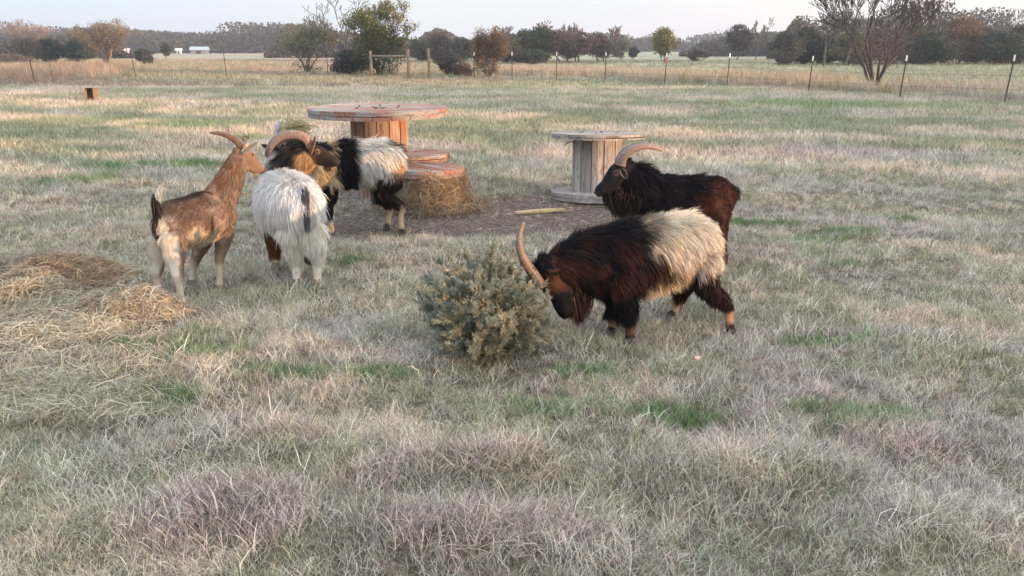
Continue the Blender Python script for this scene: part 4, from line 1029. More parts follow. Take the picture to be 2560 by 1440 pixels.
def hoof(foot,fwd,parent,origin,s=1.,pale=False):
    bm=bmesh.new(); f=Vector((fwd[0],fwd[1],0)).normalized(); sd=Vector((-f.y,f.x,0))
    for sg in (-1,1):
        lo=[];hi=[]
        for k in range(8):
            a=2*math.pi*k/8; x=math.cos(a); y=math.sin(a)
            lo.append(bm.verts.new(Vector(foot)-origin+f*(x*.03+.008)*s+sd*(y*.013+sg*.0125)*s+Vector((0,0,-.002))))
            hi.append(bm.verts.new(Vector(foot)-origin+f*(x*.021-.002)*s+sd*(y*.012+sg*.0115)*s+Vector((0,0,.042*s))))
        for k in range(8): bm.faces.new((lo[k],lo[(k+1)%8],hi[(k+1)%8],hi[k]))
        bm.faces.new(lo[::-1]); bm.faces.new(hi)
    me=bpy.data.meshes.new('hoof'); bm.to_mesh(me); bm.free(); return obj('hoof',me,M_PALEHOOF if pale else M_HOOF,parent)
def sphere(name,c,r,mat,parent,origin,sc_=(1,1,1)):
    bm=bmesh.new(); bmesh.ops.create_uvsphere(bm,u_segments=14,v_segments=10,radius=r)
    for v in bm.verts: v.co=Vector((v.co.x*sc_[0],v.co.y*sc_[1],v.co.z*sc_[2]))
    me=bpy.data.meshes.new(name); bm.to_mesh(me); bm.free()
    for p in me.polygons: p.use_smooth=True
    o=obj(name,me,mat,parent); o.location=Vector(c)-origin; return o
def gnd(px,Y):
    x=GX(px,Y); return (x,Y,gz(x,Y)+.008)
def goat(spec,label,colf,lenf,flow,n,seed):
    feet=[L[3] for L in spec['joints']]; c=sum((Vector(f) for f in feet),Vector())/4; c.z=gz(c.x,c.y); org=c
    spec['legs']=[legrows(L,k,spec.get('ls',1.)) for L,k in zip(spec['joints'],('h','h','f','f'))]
    e=empty('goat',org,0,label,'goat'); spec['e']=e; spec['org']=org
    me=make_body(spec); V=verts_np(me).astype(float); N=norms_np(me).astype(float)
    part,t=seg_label(spec,V); col=colf(V,part,t,N); setcol(me,np.clip(col*.85,.003,.9))
    fur=make_fur(spec,me,None,colf,lenf,n,seed,flow=flow,width=spec.get('fw',.0024),clump=spec.get('clump',16))
    for m_ in (me,fur):
        v=verts_np(m_)-np.array(org,np.float32); m_.vertices.foreach_set('co',v.ravel()); m_.update()
    obj('body',me,M_SKIN,e); obj('coat',fur,M_FUR,e)
    h=spec['head']; k=h.get('k',1.)
    for sg in (-1,1):
        o=sphere('eye',HP(h,.072,sg*.0505,.020),.0095*k,M_EYE,e,org)
    for sg in (-1,1): sphere('nostril',HP(h,.252,sg*.016,-.024),.006*k,M_NOSE,e,org,(1.2,1.2,.8))
    for f in feet: hoof(f,spec['fwd'],e,org,1.1,spec.get('palehoof',False))
    return e
def goat_uv(spec):
    """returns function giving along (rump - .. chest +), side(+left) and height of points"""
    a=np.array(spec['trunk'][0][:3]); b=np.array(spec['trunk'][-1][:3]); m=(a+b)/2; f=(b-a)*np.array([1,1,0]); f/=np.linalg.norm(f); l=np.array([-f[1],f[0],0])
    return lambda V:((V-m)@f,(V-m)@l,V[:,2])
def mix(a,b,t): t=np.asarray(t)[:,None]; return a*(1-t)+np.array(b)*t
def const(n,c): return np.tile(np.array(c,float),(n,1))
SWIRL={}
def std_flow(spec,down=.8,lift0=.16,topl=.35):
    uvf=goat_uv(spec); a=np.array(spec['trunk'][0][:3]); b=np.array(spec['trunk'][-1][:3]); back=unit((a-b)*np.array([1,1,0])); h=spec['head']; o,d,s,u=head_frame(h)
    nk=np.array(spec['neck'],float); nd=unit(nk[0,:3]-nk[-1,:3])
    def f(p,part,t,nn):
        g=np.tile(back*.75+np.array([0,0,-down]),(len(p),1)); m=part==1; g[m]=nd*.9+np.array([0,0,-.5]); m=part==2; g[m]=-np.array(d)*1.0+np.array([0,0,-.1]); m=part>=3; g[m]=np.array([0,0,-1.])+back*.12
        top=np.clip(nn[:,2],0,1)**2; lift=lift0+topl*top*(part<2); lift=np.where(part==2,.07,lift); lift=np.where(part>=3,.06,lift)
        return g,lift
    return f
def J(*pts): return [tuple(P(*q)) if len(q)==3 else gnd(*q) for q in pts]
def T5(*rows): return [(*P(a,b,c),w,h) for a,b,c,w,h in rows]
nz3=lambda V,s,seed=0: fbm(np.asarray(V)/s+seed*3.1,3)

BLACK=(.009,.0085,.011); BROWNBLK=(.022,.010,.008); CREAM=(.66,.60,.50); WHITE=(.78,.77,.74); TAN=(.50,.31,.16)
# --- brown goat
def brown_goat():
    s=dict(fwd=(.5,.86),vox=.0095,fw=.0019,clump=10,ls=.86,swirl=1.0,palehoof=True)
    s['trunk']=T5((412,575,5.08,.09,.12),(432,562,5.15,.125,.155),(474,556,5.27,.150,.168),(522,540,5.42,.135,.172),(556,525,5.52,.10,.14))
    s['neck']=T5((545,505,5.50,.085,.12),(566,468,5.54,.066,.098),(584,430,5.57,.055,.080),(598,395,5.60,.050,.066))
    s['head']=dict(o=P(602,380,5.60),d=(.50,.62,-.55),k=.88)
    s['joints']=[J((432,600,5.03),(437,645,4.99),(446,700,4.93),(457,4.89)),J((400,600,5.16),(398,640,5.16),(392,690,5.14),(402,5.10)),
                 J((560,570,5.45),(556,610,5.44),(548,655,5.40),(548,5.34)),J((520,570,5.58),(502,620,5.60),(484,662,5.52),(480,5.46))]
    uvf=goat_uv(s); fd=unit((np.array(s['trunk'][-1][:3])-np.array(s['trunk'][0][:3]))*np.array([1,1,0]))
    def colf(V,part,t,N):
        nb=sstep(.25,.65,-(N@fd)); u,l,z=uvf(V); q=nz3(V,.09); q2=nz3(V,.03,4); c=const(len(V),(.225,.155,.115)); c=mix(c,(.34,.255,.19),sstep(.45,.62,q2)*.8)
        c=mix(c,(.12,.07,.05),sstep(.48,.6,q)*.6*(part<2))
        m=(part==0); c=mix(c,(.05,.035,.03),m*sstep(.05,.02,np.abs(l))*sstep(.35,.8,N[:,2])*sstep(-.24,-.1,u))
        c=mix(c,(.62,.50,.36),m*sstep(.47,.40,z+.05*(q-.5)*4)*sstep(.2,.05,u))                    # belly
        c=mix(c,(.72,.66,.56),(part<5)*sstep(-.17,-.24,u)*sstep(.60,.54,z)*sstep(.012,.04,np.abs(l))*nb)   # pale rump either side
        c=mix(c,(.07,.045,.035),m*sstep(-.22,-.27,u)*sstep(.035,.015,np.abs(l)))
        leg=part>=3; c=mix(c,(.58,.49,.38),leg*sstep(.46,.56,t+.12*(q-.5))); c=mix(c,(.34,.24,.17),leg*sstep(.42,.48,t)*sstep(.6,.52,t)*.5)
        c=mix(c,(.64,.55,.44),leg*(part<5)*sstep(.42,.2,t)*nb)
        n_=part==1; c=mix(c,(.20,.10,.055),n_*sstep(.46,.58,q)*.7)
        hd=part==2; c=mix(c,(.22,.14,.10),hd*.9); c=mix(c,(.55,.45,.38),hd*sstep(.80,.9,t)*sstep(.0,.6,N[:,2])); c=mix(c,(.09,.06,.05),hd*sstep(.9,1.,t)*sstep(.3,-.1,N[:,2])); c=mix(c,(.7,.66,.6),hd*sstep(.10,.03,t)*sstep(.5,.8,N[:,2]))
        return c
    def lenf(p,part,t,nn):
        L=np.full(len(p),.030); u,l,z=uvf(p); L=np.where(part==2,.010,L); L=np.where((part>=3)&(t>.45),.014,L); L=np.where((part==0)&(u<-.18)|((part>=3)&(part<5)&(t<.4)),.032,L)
        L=np.where((part==1),.036,L); return L
    e=goat(s,'short haired brown goat with cream legs and thin curved horns, on the far left',colf,lenf,std_flow(s,.6,.24,.1),42000,1)
    o=s['org']; h=s['head']
    horn('horn',[P(603,368,5.58),P(589,352,5.53),P(568,339,5.44),P(545,333,5.34),P(524,332,5.25)],.027,.003,e,o,cols=((.13,.085,.065),(.12,.085,.07)),ridge=.04)
    horn('horn',[P(611,366,5.66),P(611,352,5.68),P(607,345,5.67),P(613,340,5.70),P(622,346,5.73)],.012,.004,e,o,cols=((.22,.13,.09),(.08,.06,.05)),ridge=.04)
    ear(P(606,385,5.55),P(645,356,5.50),(.3,-.8,.5),.022,e,o,(.42,.30,.22),(.6,.42,.3),(.45,.33,.25))
    ear(P(606,378,5.69),P(620,362,5.80),(.3,.8,.5),.020,e,o,(.42,.30,.22),(.6,.42,.3),(.45,.33,.25))
    a=P(394,560,5.02); hairtuft('tail',[(*a,.018),(*P(392,525,5.01),.018)],[(-.05,-.12,1),(.03,-.03,1)],.14,700,3,e,o,[(.03,.025,.025),(.06,.04,.035),(.10,.08,.07)],.10,.0022,.0)
    hairtuft('tail_tip',[(*P(397,500,5.0),.016),(*P(398,485,5.0),.014)],[(.05,0,1),(.1,0,1)],.06,260,4,e,o,[(.7,.66,.6)],.18,.0022,0)
    hairtuft('beard',[(*HP(h,.17,0,-.075),.010),(*HP(h,.19,0,-.065),.008)],[(0,0,-1),(.1,0,-1)],.07,110,5,e,o,[(.6,.48,.36),(.45,.3,.2)],.15,.002,.2)
brown_goat()

# --- long haired white goat, rump to the camera, head turned right
def white_goat():
    s=dict(fwd=(-.35,.94),fw=.0019,clump=16,swirl=.7,palehoof=True)
    s['trunk']=T5((752,530,5.47,.11,.14),(742,512,5.55,.165,.175),(718,505,5.72,.190,.19),(702,492,5.90,.165,.185),(698,480,6.00,.12,.15))
    s['neck']=T5((704,455,5.98,.11,.13),(726,425,6.02,.095,.115),(752,402,6.0,.078,.095),(776,388,5.97,.06,.07))
    s['head']=dict(o=P(780,378,5.95),d=(.95,-.22,-.22),k=.88)
    s['joints']=[J((775,580,5.50),(785,610,5.48),(795,655,5.50),(793,5.46)),J((735,580,5.50),(735,615,5.50),(741,660,5.52),(741,5.44)),
                 J((735,560,5.90),(745,600,5.86),(775,645,5.84),(808,5.78)),J((690,560,5.92),(685,600,5.90),(686,640,5.90),(690,5.84))]
    uvf=goat_uv(s)
    def colf(V,part,t,N):
        u,l,z=uvf(V); q=nz3(V,.08,1); c=const(len(V),(.82,.81,.79)); c=mix(c,(.84,.78,.66),sstep(.62,.42,z)*.8)
        m=part==0; c=mix(c,(.42,.43,.46),m*sstep(.05,.01,np.abs(l+.03))*sstep(-.1,-.2,u)*sstep(.45,.6,q)*.6)
        fl=part>=5; c=mix(c,(.20,.085,.035),fl*1.); c=mix(c,(.5,.35,.22),fl*sstep(.8,.95,t))
        hl=(part>=3)&(part<5); c=mix(c,(.66,.58,.47),hl*sstep(.5,.8,t))
        n_=part==1; xr=(V[:,0]-s['neck'][1][0]); c=mix(c,TAN,n_*1.)
        c=mix(c,(.03,.028,.032),n_*sstep(.05,-.03,xr-.10+.16*(q-.5)*2)*sstep(.0,.25,t)); c=mix(c,(.45,.46,.48),n_*sstep(-.06,-.12,xr)*.7)
        c=mix(c,(.55,.36,.19),m*sstep(.18,.25,u)*sstep(.02,-.05,l))
        hd=part==2; c=mix(c,(.03,.019,.016),hd*1.); c=mix(c,(.20,.10,.055),hd*sstep(.45,.2,t)*sstep(.2,-.3,N[:,2]))
        ex=np.array(HP(s['head'],.072,.050,.022)); dd=np.linalg.norm(V-ex,axis=1); c=mix(c,(.24,.12,.07),hd*sstep(.026,.014,dd)); c=mix(c,(.04,.03,.03),hd*sstep(.9,1.,t)); return c
    def lenf(p,part,t,nn):
        u,l,z=uvf(p); L=np.full(len(p),.105); L=np.where(part==1,.085,L); L=np.where(part==2,.010+.03*sstep(.12,.0,t),L); L=np.where((part>=3)&(part<5),.065*(1-sstep(.35,.8,t))+.018,L); L=np.where((part==0)&(nn[:,2]<.1),.13,L); L=np.where(part>=5,.06*(1-sstep(.3,.7,t))+.014,L)
        L=np.where((part==0)&(nn[:,2]>.6),.075,L); return L
    fl=std_flow(s,1.5,.12,.42)
    e=goat(s,'shaggy white goat standing rump to the camera, its dark horned head turned to the right',colf,lenf,fl,95000,2)
    o=s['org']; h=s['head']
    horn('horn',[P(779,366,5.90),P(764,346,5.88),P(738,336,5.87),P(708,339,5.86),P(686,353,5.85),P(673,372,5.86),P(667,390,5.92)],.036,.016,e,o,cols=((.27,.17,.12),(.20,.18,.175)),ridge=.07,nr=110)
    horn('horn',[P(777,364,5.99),P(764,350,6.04),P(745,343,6.10),P(722,344,6.16),P(705,352,6.2),P(694,366,6.24)],.030,.012,e,o,cols=((.22,.15,.12),(.16,.14,.14)),ridge=.07,nr=90)
    ear(P(772,386,5.88),P(787,341,5.86),(.85,-.5,.1),.024,e,o,(.05,.035,.03),(.38,.22,.13),(.04,.025,.02))
    ear(P(768,380,6.03),P(752,366,6.08),(.5,.3,.6),.02,e,o,(.04,.03,.03),(.3,.2,.12),(.05,.03,.02))
    hairtuft('tail',[(*P(762,470,5.40),.016),(*P(764,490,5.37),.013)],[(.02,-.25,-1),(.03,-.12,-1)],.29,300,7,e,o,[(.07,.07,.08),(.12,.12,.13),(.06,.06,.07),(.22,.22,.23)],.05,.003,.5)
    hairtuft('beard',[(*HP(h,.12,0,-.09),.014),(*HP(h,.19,0,-.08),.010)],[(.1,-.1,-1),(.2,0,-1)],.06,120,8,e,o,[(.05,.03,.025),(.1,.06,.04)],.2,.002,.3)
white_goat()

# --- white goat with a black band, behind
def banded_goat():
    s=dict(fwd=(-.95,-.2),fw=.0028,clump=18)
    s['trunk']=T5((987,418,7.32,.09,.13),(966,410,7.30,.135,.170),(905,412,7.24,.155,.180),(850,414,7.17,.150,.190),(815,416,7.10,.11,.16))
    s['neck']=T5((806,412,7.05,.11,.15),(772,402,6.93,.10,.13),(738,390,6.80,.085,.11),(710,378,6.70,.065,.08))
    s['head']=dict(o=P(699,372,6.66),d=(-.30,-.85,-.52),k=.92)
    s['joints']=[J((982,450,7.2),(962,480,7.17),(1002,520,7.17),(1004,7.12)),J((962,450,7.38),(945,485,7.36),(975,520,7.38),(968,7.30)),
                 J((832,450,7.08),(828,482,7.06),(822,530,7.06),(831,7.10)),J((812,450,7.22),(800,490,7.24),(782,520,7.24),(770,7.24))]
    uvf=goat_uv(s)
    def colf(V,part,t,N):
        u,l,z=uvf(V); q=nz3(V,.09,2); q2=nz3(V,.05,5); c=const(len(V),(.70,.68,.63)); c=mix(c,(.62,.52,.36),sstep(.48,.38,z)*(part==0))
        m=(part==0)
        c=mix(c,(.58,.34,.18),(part<5)*(part!=1)*sstep(-.20,-.27,u)*sstep(.66,.58,z)*sstep(.40,.47,z))
        c=mix(c,BROWNBLK,((part==0)|((part>=3)&(part<5)))*sstep(-.07,-.12,u+.10*(q-.5))*sstep(.53,.47,z+.10*(q2-.5)))
        c=mix(c,BLACK,m*sstep(.055,.085,u+.05*(q-.5))*sstep(.26,.22,u-.10*(z-.5)))
        c=mix(c,(.60,.48,.30),m*sstep(.23,.27,u)); c=mix(c,BLACK,m*sstep(-.16,-.22,u)*sstep(.04,.02,np.abs(l))*.9)
        leg=part>=3; fr=part>=5; c=mix(c,BLACK,fr*sstep(.75,.6,t)); c=mix(c,(.55,.38,.20),fr*sstep(.68,.76,t)); hl=leg&~fr; c=mix(c,(.50,.38,.24),hl*sstep(.46,.52,t)); c=mix(c,(.08,.06,.05),leg*sstep(.93,.97,t))
        n_=part==1; c=mix(c,(.60,.48,.30),n_*sstep(.5,.2,t)); c=mix(c,BLACK,n_*sstep(.42,.55,t+.3*(q-.5))); c=mix(c,(.55,.55,.55),n_*sstep(.56,.64,q2)*sstep(.4,.6,t)*.9)
        c=mix(c,BLACK,n_*sstep(.4,.8,N[:,2]))
        hd=part==2; c=mix(c,BLACK,hd*1.); c=mix(c,(.5,.5,.5),hd*sstep(.35,.5,t)*.5); return c
    def lenf(p,part,t,nn):
        u,l,z=uvf(p); L=np.full(len(p),.085); L=np.where((part==0)&(nn[:,2]>.5),.11,L); L=np.where(part==1,.105,L); L=np.where(part==2,.02,L); L=np.where(part>=3,.05*(1-sstep(.35,.6,t))+.014,L); L=np.where((part==0)&(u>.2),.12,L); return L
    e=goat(s,'shaggy white goat with a black shoulder band and black thighs, behind the turned white goat',colf,lenf,std_flow(s,1.1,.13,.38),56000,3)
    o=s['org']
    horn('horn',[P(690,366,6.66),P(690,350,6.70),P(692,334,6.74),P(697,316,6.82),P(703,303,6.92)],.030,.022,e,o,cols=((.20,.19,.2),(.36,.37,.42)),ridge=.05)
    horn('horn',[P(706,364,6.66),P(712,350,6.72),P(720,338,6.80),P(729,330,6.92),P(738,328,7.04)],.028,.014,e,o,cols=((.20,.17,.15),(.22,.2,.18)),ridge=.05)
    ear(P(682,373,6.66),P(652,361,6.62),(-.2,-.9,.3),.022,e,o,BLACK,(.06,.05,.05),BLACK)
    ear(P(712,376,6.66),P(728,352,6.64),(.2,-.9,.3),.022,e,o,BLACK,(.06,.05,.05),(.03,.025,.025))
    hairtuft('tail',[(*P(990,372,7.34),.014),(*P(996,385,7.34),.012)],[(.5,-.1,.1),(.5,-.05,-.5)],.12,320,9,e,o,[BLACK,(.03,.025,.025),(.08,.07,.07)],.25,.003,.6)
    hairtuft('beard',[(*HP(s['head'],.10,0,-.09),.02),(*HP(s['head'],.18,0,-.07),.012)],[(-.1,-.2,-1),(-.1,-.2,-1)],.16,240,10,e,o,[(.4,.4,.4),(.1,.1,.1)],.15,.003,.3)
    # wisp of hay caught on its horns
    def cf(n,r):
        c=np.array(P(738,322,6.75)); return c+r.normal(0,1,(n,3))*np.array([.055,.04,.035]),np.tile([0,-.4,.9],(n,1))
    V,F,c=hay_strands(520,cf,(.06,.17),.0022,seed=5,palette=[(.28,.27,.12),(.36,.30,.15),(.2,.22,.1),(.42,.36,.2)],droop=.1)
    cc=np.array(P(738,322,6.75)); a=[P(715,338,6.75),P(728,322,6.74),P(745,315,6.73),P(765,312,6.72),P(785,314,6.71),P(798,319,6.70)]
    TV,TF=tube_pts(a,[.005,.006,.006,.005,.004,.002],6); k=len(V)
    F=np.concatenate([F,np.array([[i+k for i in f] for f in TF if len(f)==4])]); V=np.concatenate([V,np.array([list(v) for v in TV])])
    c=np.concatenate([c,np.tile((.36,.25,.14),(len(TV),1))]); me=mesh_np('hay_wisp',V-cc,F,col=c); ob=obj('hay_wisp',me,M_HAY); ob.location=cc
    tag(ob,'wisp of green brown hay caught on the horns between the white goats','hay')
banded_goat()

# --- black goat standing behind the grazing one
def black_goat():
    s=dict(fwd=(-1,-.06),fw=.0024,clump=18)
    s['trunk']=T5((1808,505,6.08,.10,.135),(1785,500,6.06,.140,.175),(1715,508,6.0,.155,.180),(1640,506,5.95,.150,.195),(1604,498,5.92,.115,.17))
    s['neck']=T5((1612,480,5.92,.115,.16),(1592,462,5.90,.10,.14),(1574,445,5.88,.085,.115),(1560,430,5.87,.062,.085))
    s['head']=dict(o=P(1558,420,5.86),d=(-.80,-.22,-.56),k=1.08)
    s['joints']=[J((1796,528,5.98),(1796,595,5.96),(1810,655,5.98),(1804,5.93)),J((1788,528,6.18),(1775,600,6.18),(1800,650,6.2),(1798,6.18)),
                 J((1630,560,5.88),(1625,600,5.86),(1620,650,5.86),(1618,5.86)),J((1640,560,6.04),(1640,610,6.04),(1650,650,6.04),(1655,6.04))]
    uvf=goat_uv(s)
    def colf(V,part,t,N):
        u,l,z=uvf(V); q=nz3(V,.09,7); c=const(len(V),BLACK); c=mix(c,(.060,.024,.017),((part==0)|(part>=3))*sstep(-.08,-.18,u+.1*(q-.5))*sstep(.68,.60,z)*.95)
        c=mix(c,(.06,.018,.014),(part<2)*sstep(.5,.62,q)*sstep(.66,.5,z)*.9); leg=part>=3; c=mix(c,(.45,.32,.2),leg*sstep(.68,.75,t)*sstep(.98,.85,t))
        c=mix(c,(.28,.13,.075),(part==1)*sstep(-.2,-.7,N[:,2])*sstep(.2,.5,t))
        ex=np.array(HP(s['head'],.072,-.050,.022)); dd=np.linalg.norm(V-ex,axis=1); c=mix(c,(.13,.09,.08),(part==2)*sstep(.028,.016,dd)*sstep(.010,.016,dd)); c=mix(c,(.03,.022,.02),(part==2)*sstep(.9,1,t)); return c
    def lenf(p,part,t,nn):
        u,l,z=uvf(p); L=np.full(len(p),.06); L=np.where((part==0)&(nn[:,2]>.5),.07,L); L=np.where((part==0)&(u<-.15),.03,L); L=np.where(part==1,.10,L); L=np.where(part==2,.008+.035*sstep(.15,.0,t),L); L=np.where(part>=3,.03*(1-sstep(.35,.6,t))+.010,L); L=np.where((part==0)&(u>.2),.1,L); return L
    e=goat(s,'black and dark brown goat with tall swept back horns, behind the head down goat',colf,lenf,std_flow(s,.9,.13,.38),52000,4)
    o=s['org']; h=s['head']
    horn('horn',[P(1551,414,5.80),P(1556,396,5.80),P(1572,379,5.80),P(1598,368,5.81),P(1628,367,5.83),P(1658,377,5.86)],.043,.005,e,o,cols=((.21,.14,.115),(.27,.18,.15)),ridge=.05,nr=100)
    horn('horn',[P(1549,412,5.92),P(1553,393,5.93),P(1568,375,5.95),P(1592,364,5.98),P(1620,363,6.02),P(1648,372,6.06)],.042,.005,e,o,cols=((.10,.08,.075),(.12,.10,.09)),ridge=.05,nr=100)
    ear(P(1554,424,5.76),P(1569,450,5.68),(-.1,-.95,.2),.024,e,o,(.03,.025,.025),(.40,.24,.15),(.015,.012,.012))
    ear(P(1560,424,5.96),P(1574,440,6.05),(-.1,.95,.2),.022,e,o,(.03,.025,.025),(.3,.2,.12),(.015,.012,.012))
    hairtuft('tail',[(*P(1822,462,6.08),.016),(*P(1834,474,6.08),.014)],[(.6,0,-.3),(.4,0,-.9)],.13,380,11,e,o,[BLACK,(.025,.015,.015),(.05,.03,.03)],.22,.003,.5)
    hairtuft('beard',[(*HP(h,.10,0,-.085),.022),(*HP(h,.20,0,-.07),.012)],[(.2,0,-1),(.1,0,-1)],.15,420,12,e,o,[BLACK,(.02,.016,.018)],.15,.003,.3)
    hairtuft('throat_fringe',[(*P(1528,488,5.84),.035),(*P(1560,492,5.82),.045),(*P(1590,505,5.80),.045)],[(-.05,0,-1),(0,0,-1),(0,0,-1)],.17,1200,16,e,o,[BLACK,BLACK,(.03,.018,.016),(.11,.06,.04)],.15,.003,.3)
black_goat()

# --- black and cream goat with its head down, butting the little pine
def butting_goat():
    s=dict(fwd=(-1,-.12),fw=.0020,clump=16)
    s['trunk']=T5((1742,632,4.60,.115,.15),(1714,620,4.57,.155,.180),(1642,640,4.50,.170,.195),(1545,652,4.42,.158,.200),(1490,655,4.38,.12,.17))
    s['neck']=T5((1485,655,4.37,.12,.165),(1442,660,4.34,.105,.14),(1405,668,4.31,.085,.115),(1376,672,4.29,.062,.085))
    s['head']=dict(o=P(1370,676,4.27),d=(.24,-.10,-.96),up=(-1,0,-.2),k=1.12)
    s['joints']=[J((1765,660,4.50),(1768,715,4.46),(1818,765,4.44),(1828,4.40)),J((1730,660,4.70),(1705,715,4.72),(1692,755,4.74),(1680,4.72)),
                 J((1548,700,4.32),(1565,750,4.29),(1572,800,4.28),(1576,4.27)),J((1520,700,4.50),(1538,745,4.50),(1534,790,4.47),(1526,4.40))]
    uvf=goat_uv(s)
    def colf(V,part,t,N):
        u,l,z=uvf(V); q=nz3(V,.09,9); q2=nz3(V,.04,3); c=const(len(V),BLACK)
        c=mix(c,(.050,.018,.014),(part<2)*sstep(.48,.62,q)*sstep(.64,.5,z)*.9)
        m=(part==0); edge=sstep(.13,-.08,u+.42*(.60-z)+.2*(q-.5)*2)*sstep(.33,.40,z+.06*(q-.5)*2); c=mix(c,(.66,.60,.49),(part!=1)*(part<5)*(part!=2)*edge)
        c=mix(c,(.50,.33,.23),m*edge*sstep(.56,.42,z)*.75*sstep(.4,.6,q2+.08))
        c=mix(c,(.62,.52,.36),m*sstep(.37,.33,z)*sstep(.14,.07,u)*sstep(-.2,-.14,u)); c=mix(c,BROWNBLK,((part==3)|(part==4)|m)*sstep(-.12,-.18,u)*sstep(.38,.33,z+.08*(q2-.5)*2))
        leg=part>=3; fr=part>=5; c=mix(c,BLACK,fr*1.); c=mix(c,(.34,.17,.07),fr*sstep(.46,.54,t)*sstep(.80,.70,t)*(np.where(part==6,1,.35))); c=mix(c,BROWNBLK,(part==3)*sstep(.38,.33,z)); c=mix(c,(.50,.28,.15),(part==3)*sstep(.52,.6,t)*sstep(.78,.7,t)); c=mix(c,(.48,.34,.2),(part==4)*sstep(.30,.45,t)*sstep(.99,.93,t))
        hd=part==2; c=mix(c,(.085,.034,.02),hd*sstep(.2,.28,t)*sstep(.48,.38,t)); ex=np.array(HP(s['head'],.0,.05,.0)); return c
    def lenf(p,part,t,nn):
        u,l,z=uvf(p); L=np.full(len(p),.085); L=np.where((part==0)&(nn[:,2]>.5),.085,L); L=np.where(part==1,.095,L); L=np.where((part==1)&(t>.6),.06,L); L=np.where(part==2,.016+.05*sstep(.32,.12,t),L)
        L=np.where((part>=3)&(part<5),.042*(1-sstep(.4,.6,t))+.012,L); L=np.where(part>=5,.09*(1-sstep(.30,.58,t))+.012,L); L=np.where((part==0)&(z<.42),.085,L); return L
    e=goat(s,'black goat with a cream rump and head lowered against the little pine, nearest the camera',colf,lenf,std_flow(s,.95,.13,.40),100000,5)
    o=s['org']; h=s['head']
    horn('horn',[P(1354,716,4.22),P(1337,690,4.20),P(1315,658,4.18),P(1301,625,4.17),P(1299,590,4.17),P(1309,555,4.18)],.034,.005,e,o,cols=((.15,.095,.07),(.22,.18,.155)),ridge=.06,nr=110)
    horn('horn',[P(1362,700,4.34),P(1352,680,4.37),P(1344,662,4.40),P(1339,647,4.44),P(1338,634,4.48),P(1341,624,4.52)],.028,.005,e,o,cols=((.3,.2,.15),(.5,.42,.35)),ridge=.06,nr=90)
    ear(P(1368,676,4.20),P(1400,672,4.10),(-.1,-.7,-.7),.024,e,o,(.02,.015,.015),(.06,.03,.02),(.34,.14,.06))
    ear(P(1366,672,4.36),P(1375,650,4.44),(-.1,.7,.3),.022,e,o,(.02,.015,.015),(.06,.03,.02),(.1,.05,.03))
    hairtuft('beard',[(*HP(h,.06,0,-.10),.026),(*HP(h,.16,0,-.085),.018)],[(.25,0,-1),(.3,0,-1)],.22,700,13,e,o,[BLACK,(.03,.016,.014),(.07,.035,.025)],.13,.003,.2)
    hairtuft('throat_fringe',[(*P(1418,730,4.30),.03),(*P(1470,740,4.33),.035)],[(.05,0,-1),(.0,0,-1)],.17,800,14,e,o,[BLACK,(.05,.02,.016),(.10,.06,.045)],.13,.003,.2)
    hairtuft('tail',[(*P(1782,560,4.62),.02),(*P(1795,585,4.62),.02)],[(.4,0,-.9),(.2,0,-1)],.12,300,15,e,o,[(.6,.55,.45),(.5,.42,.3)],.2,.003,.5)
butting_goat()

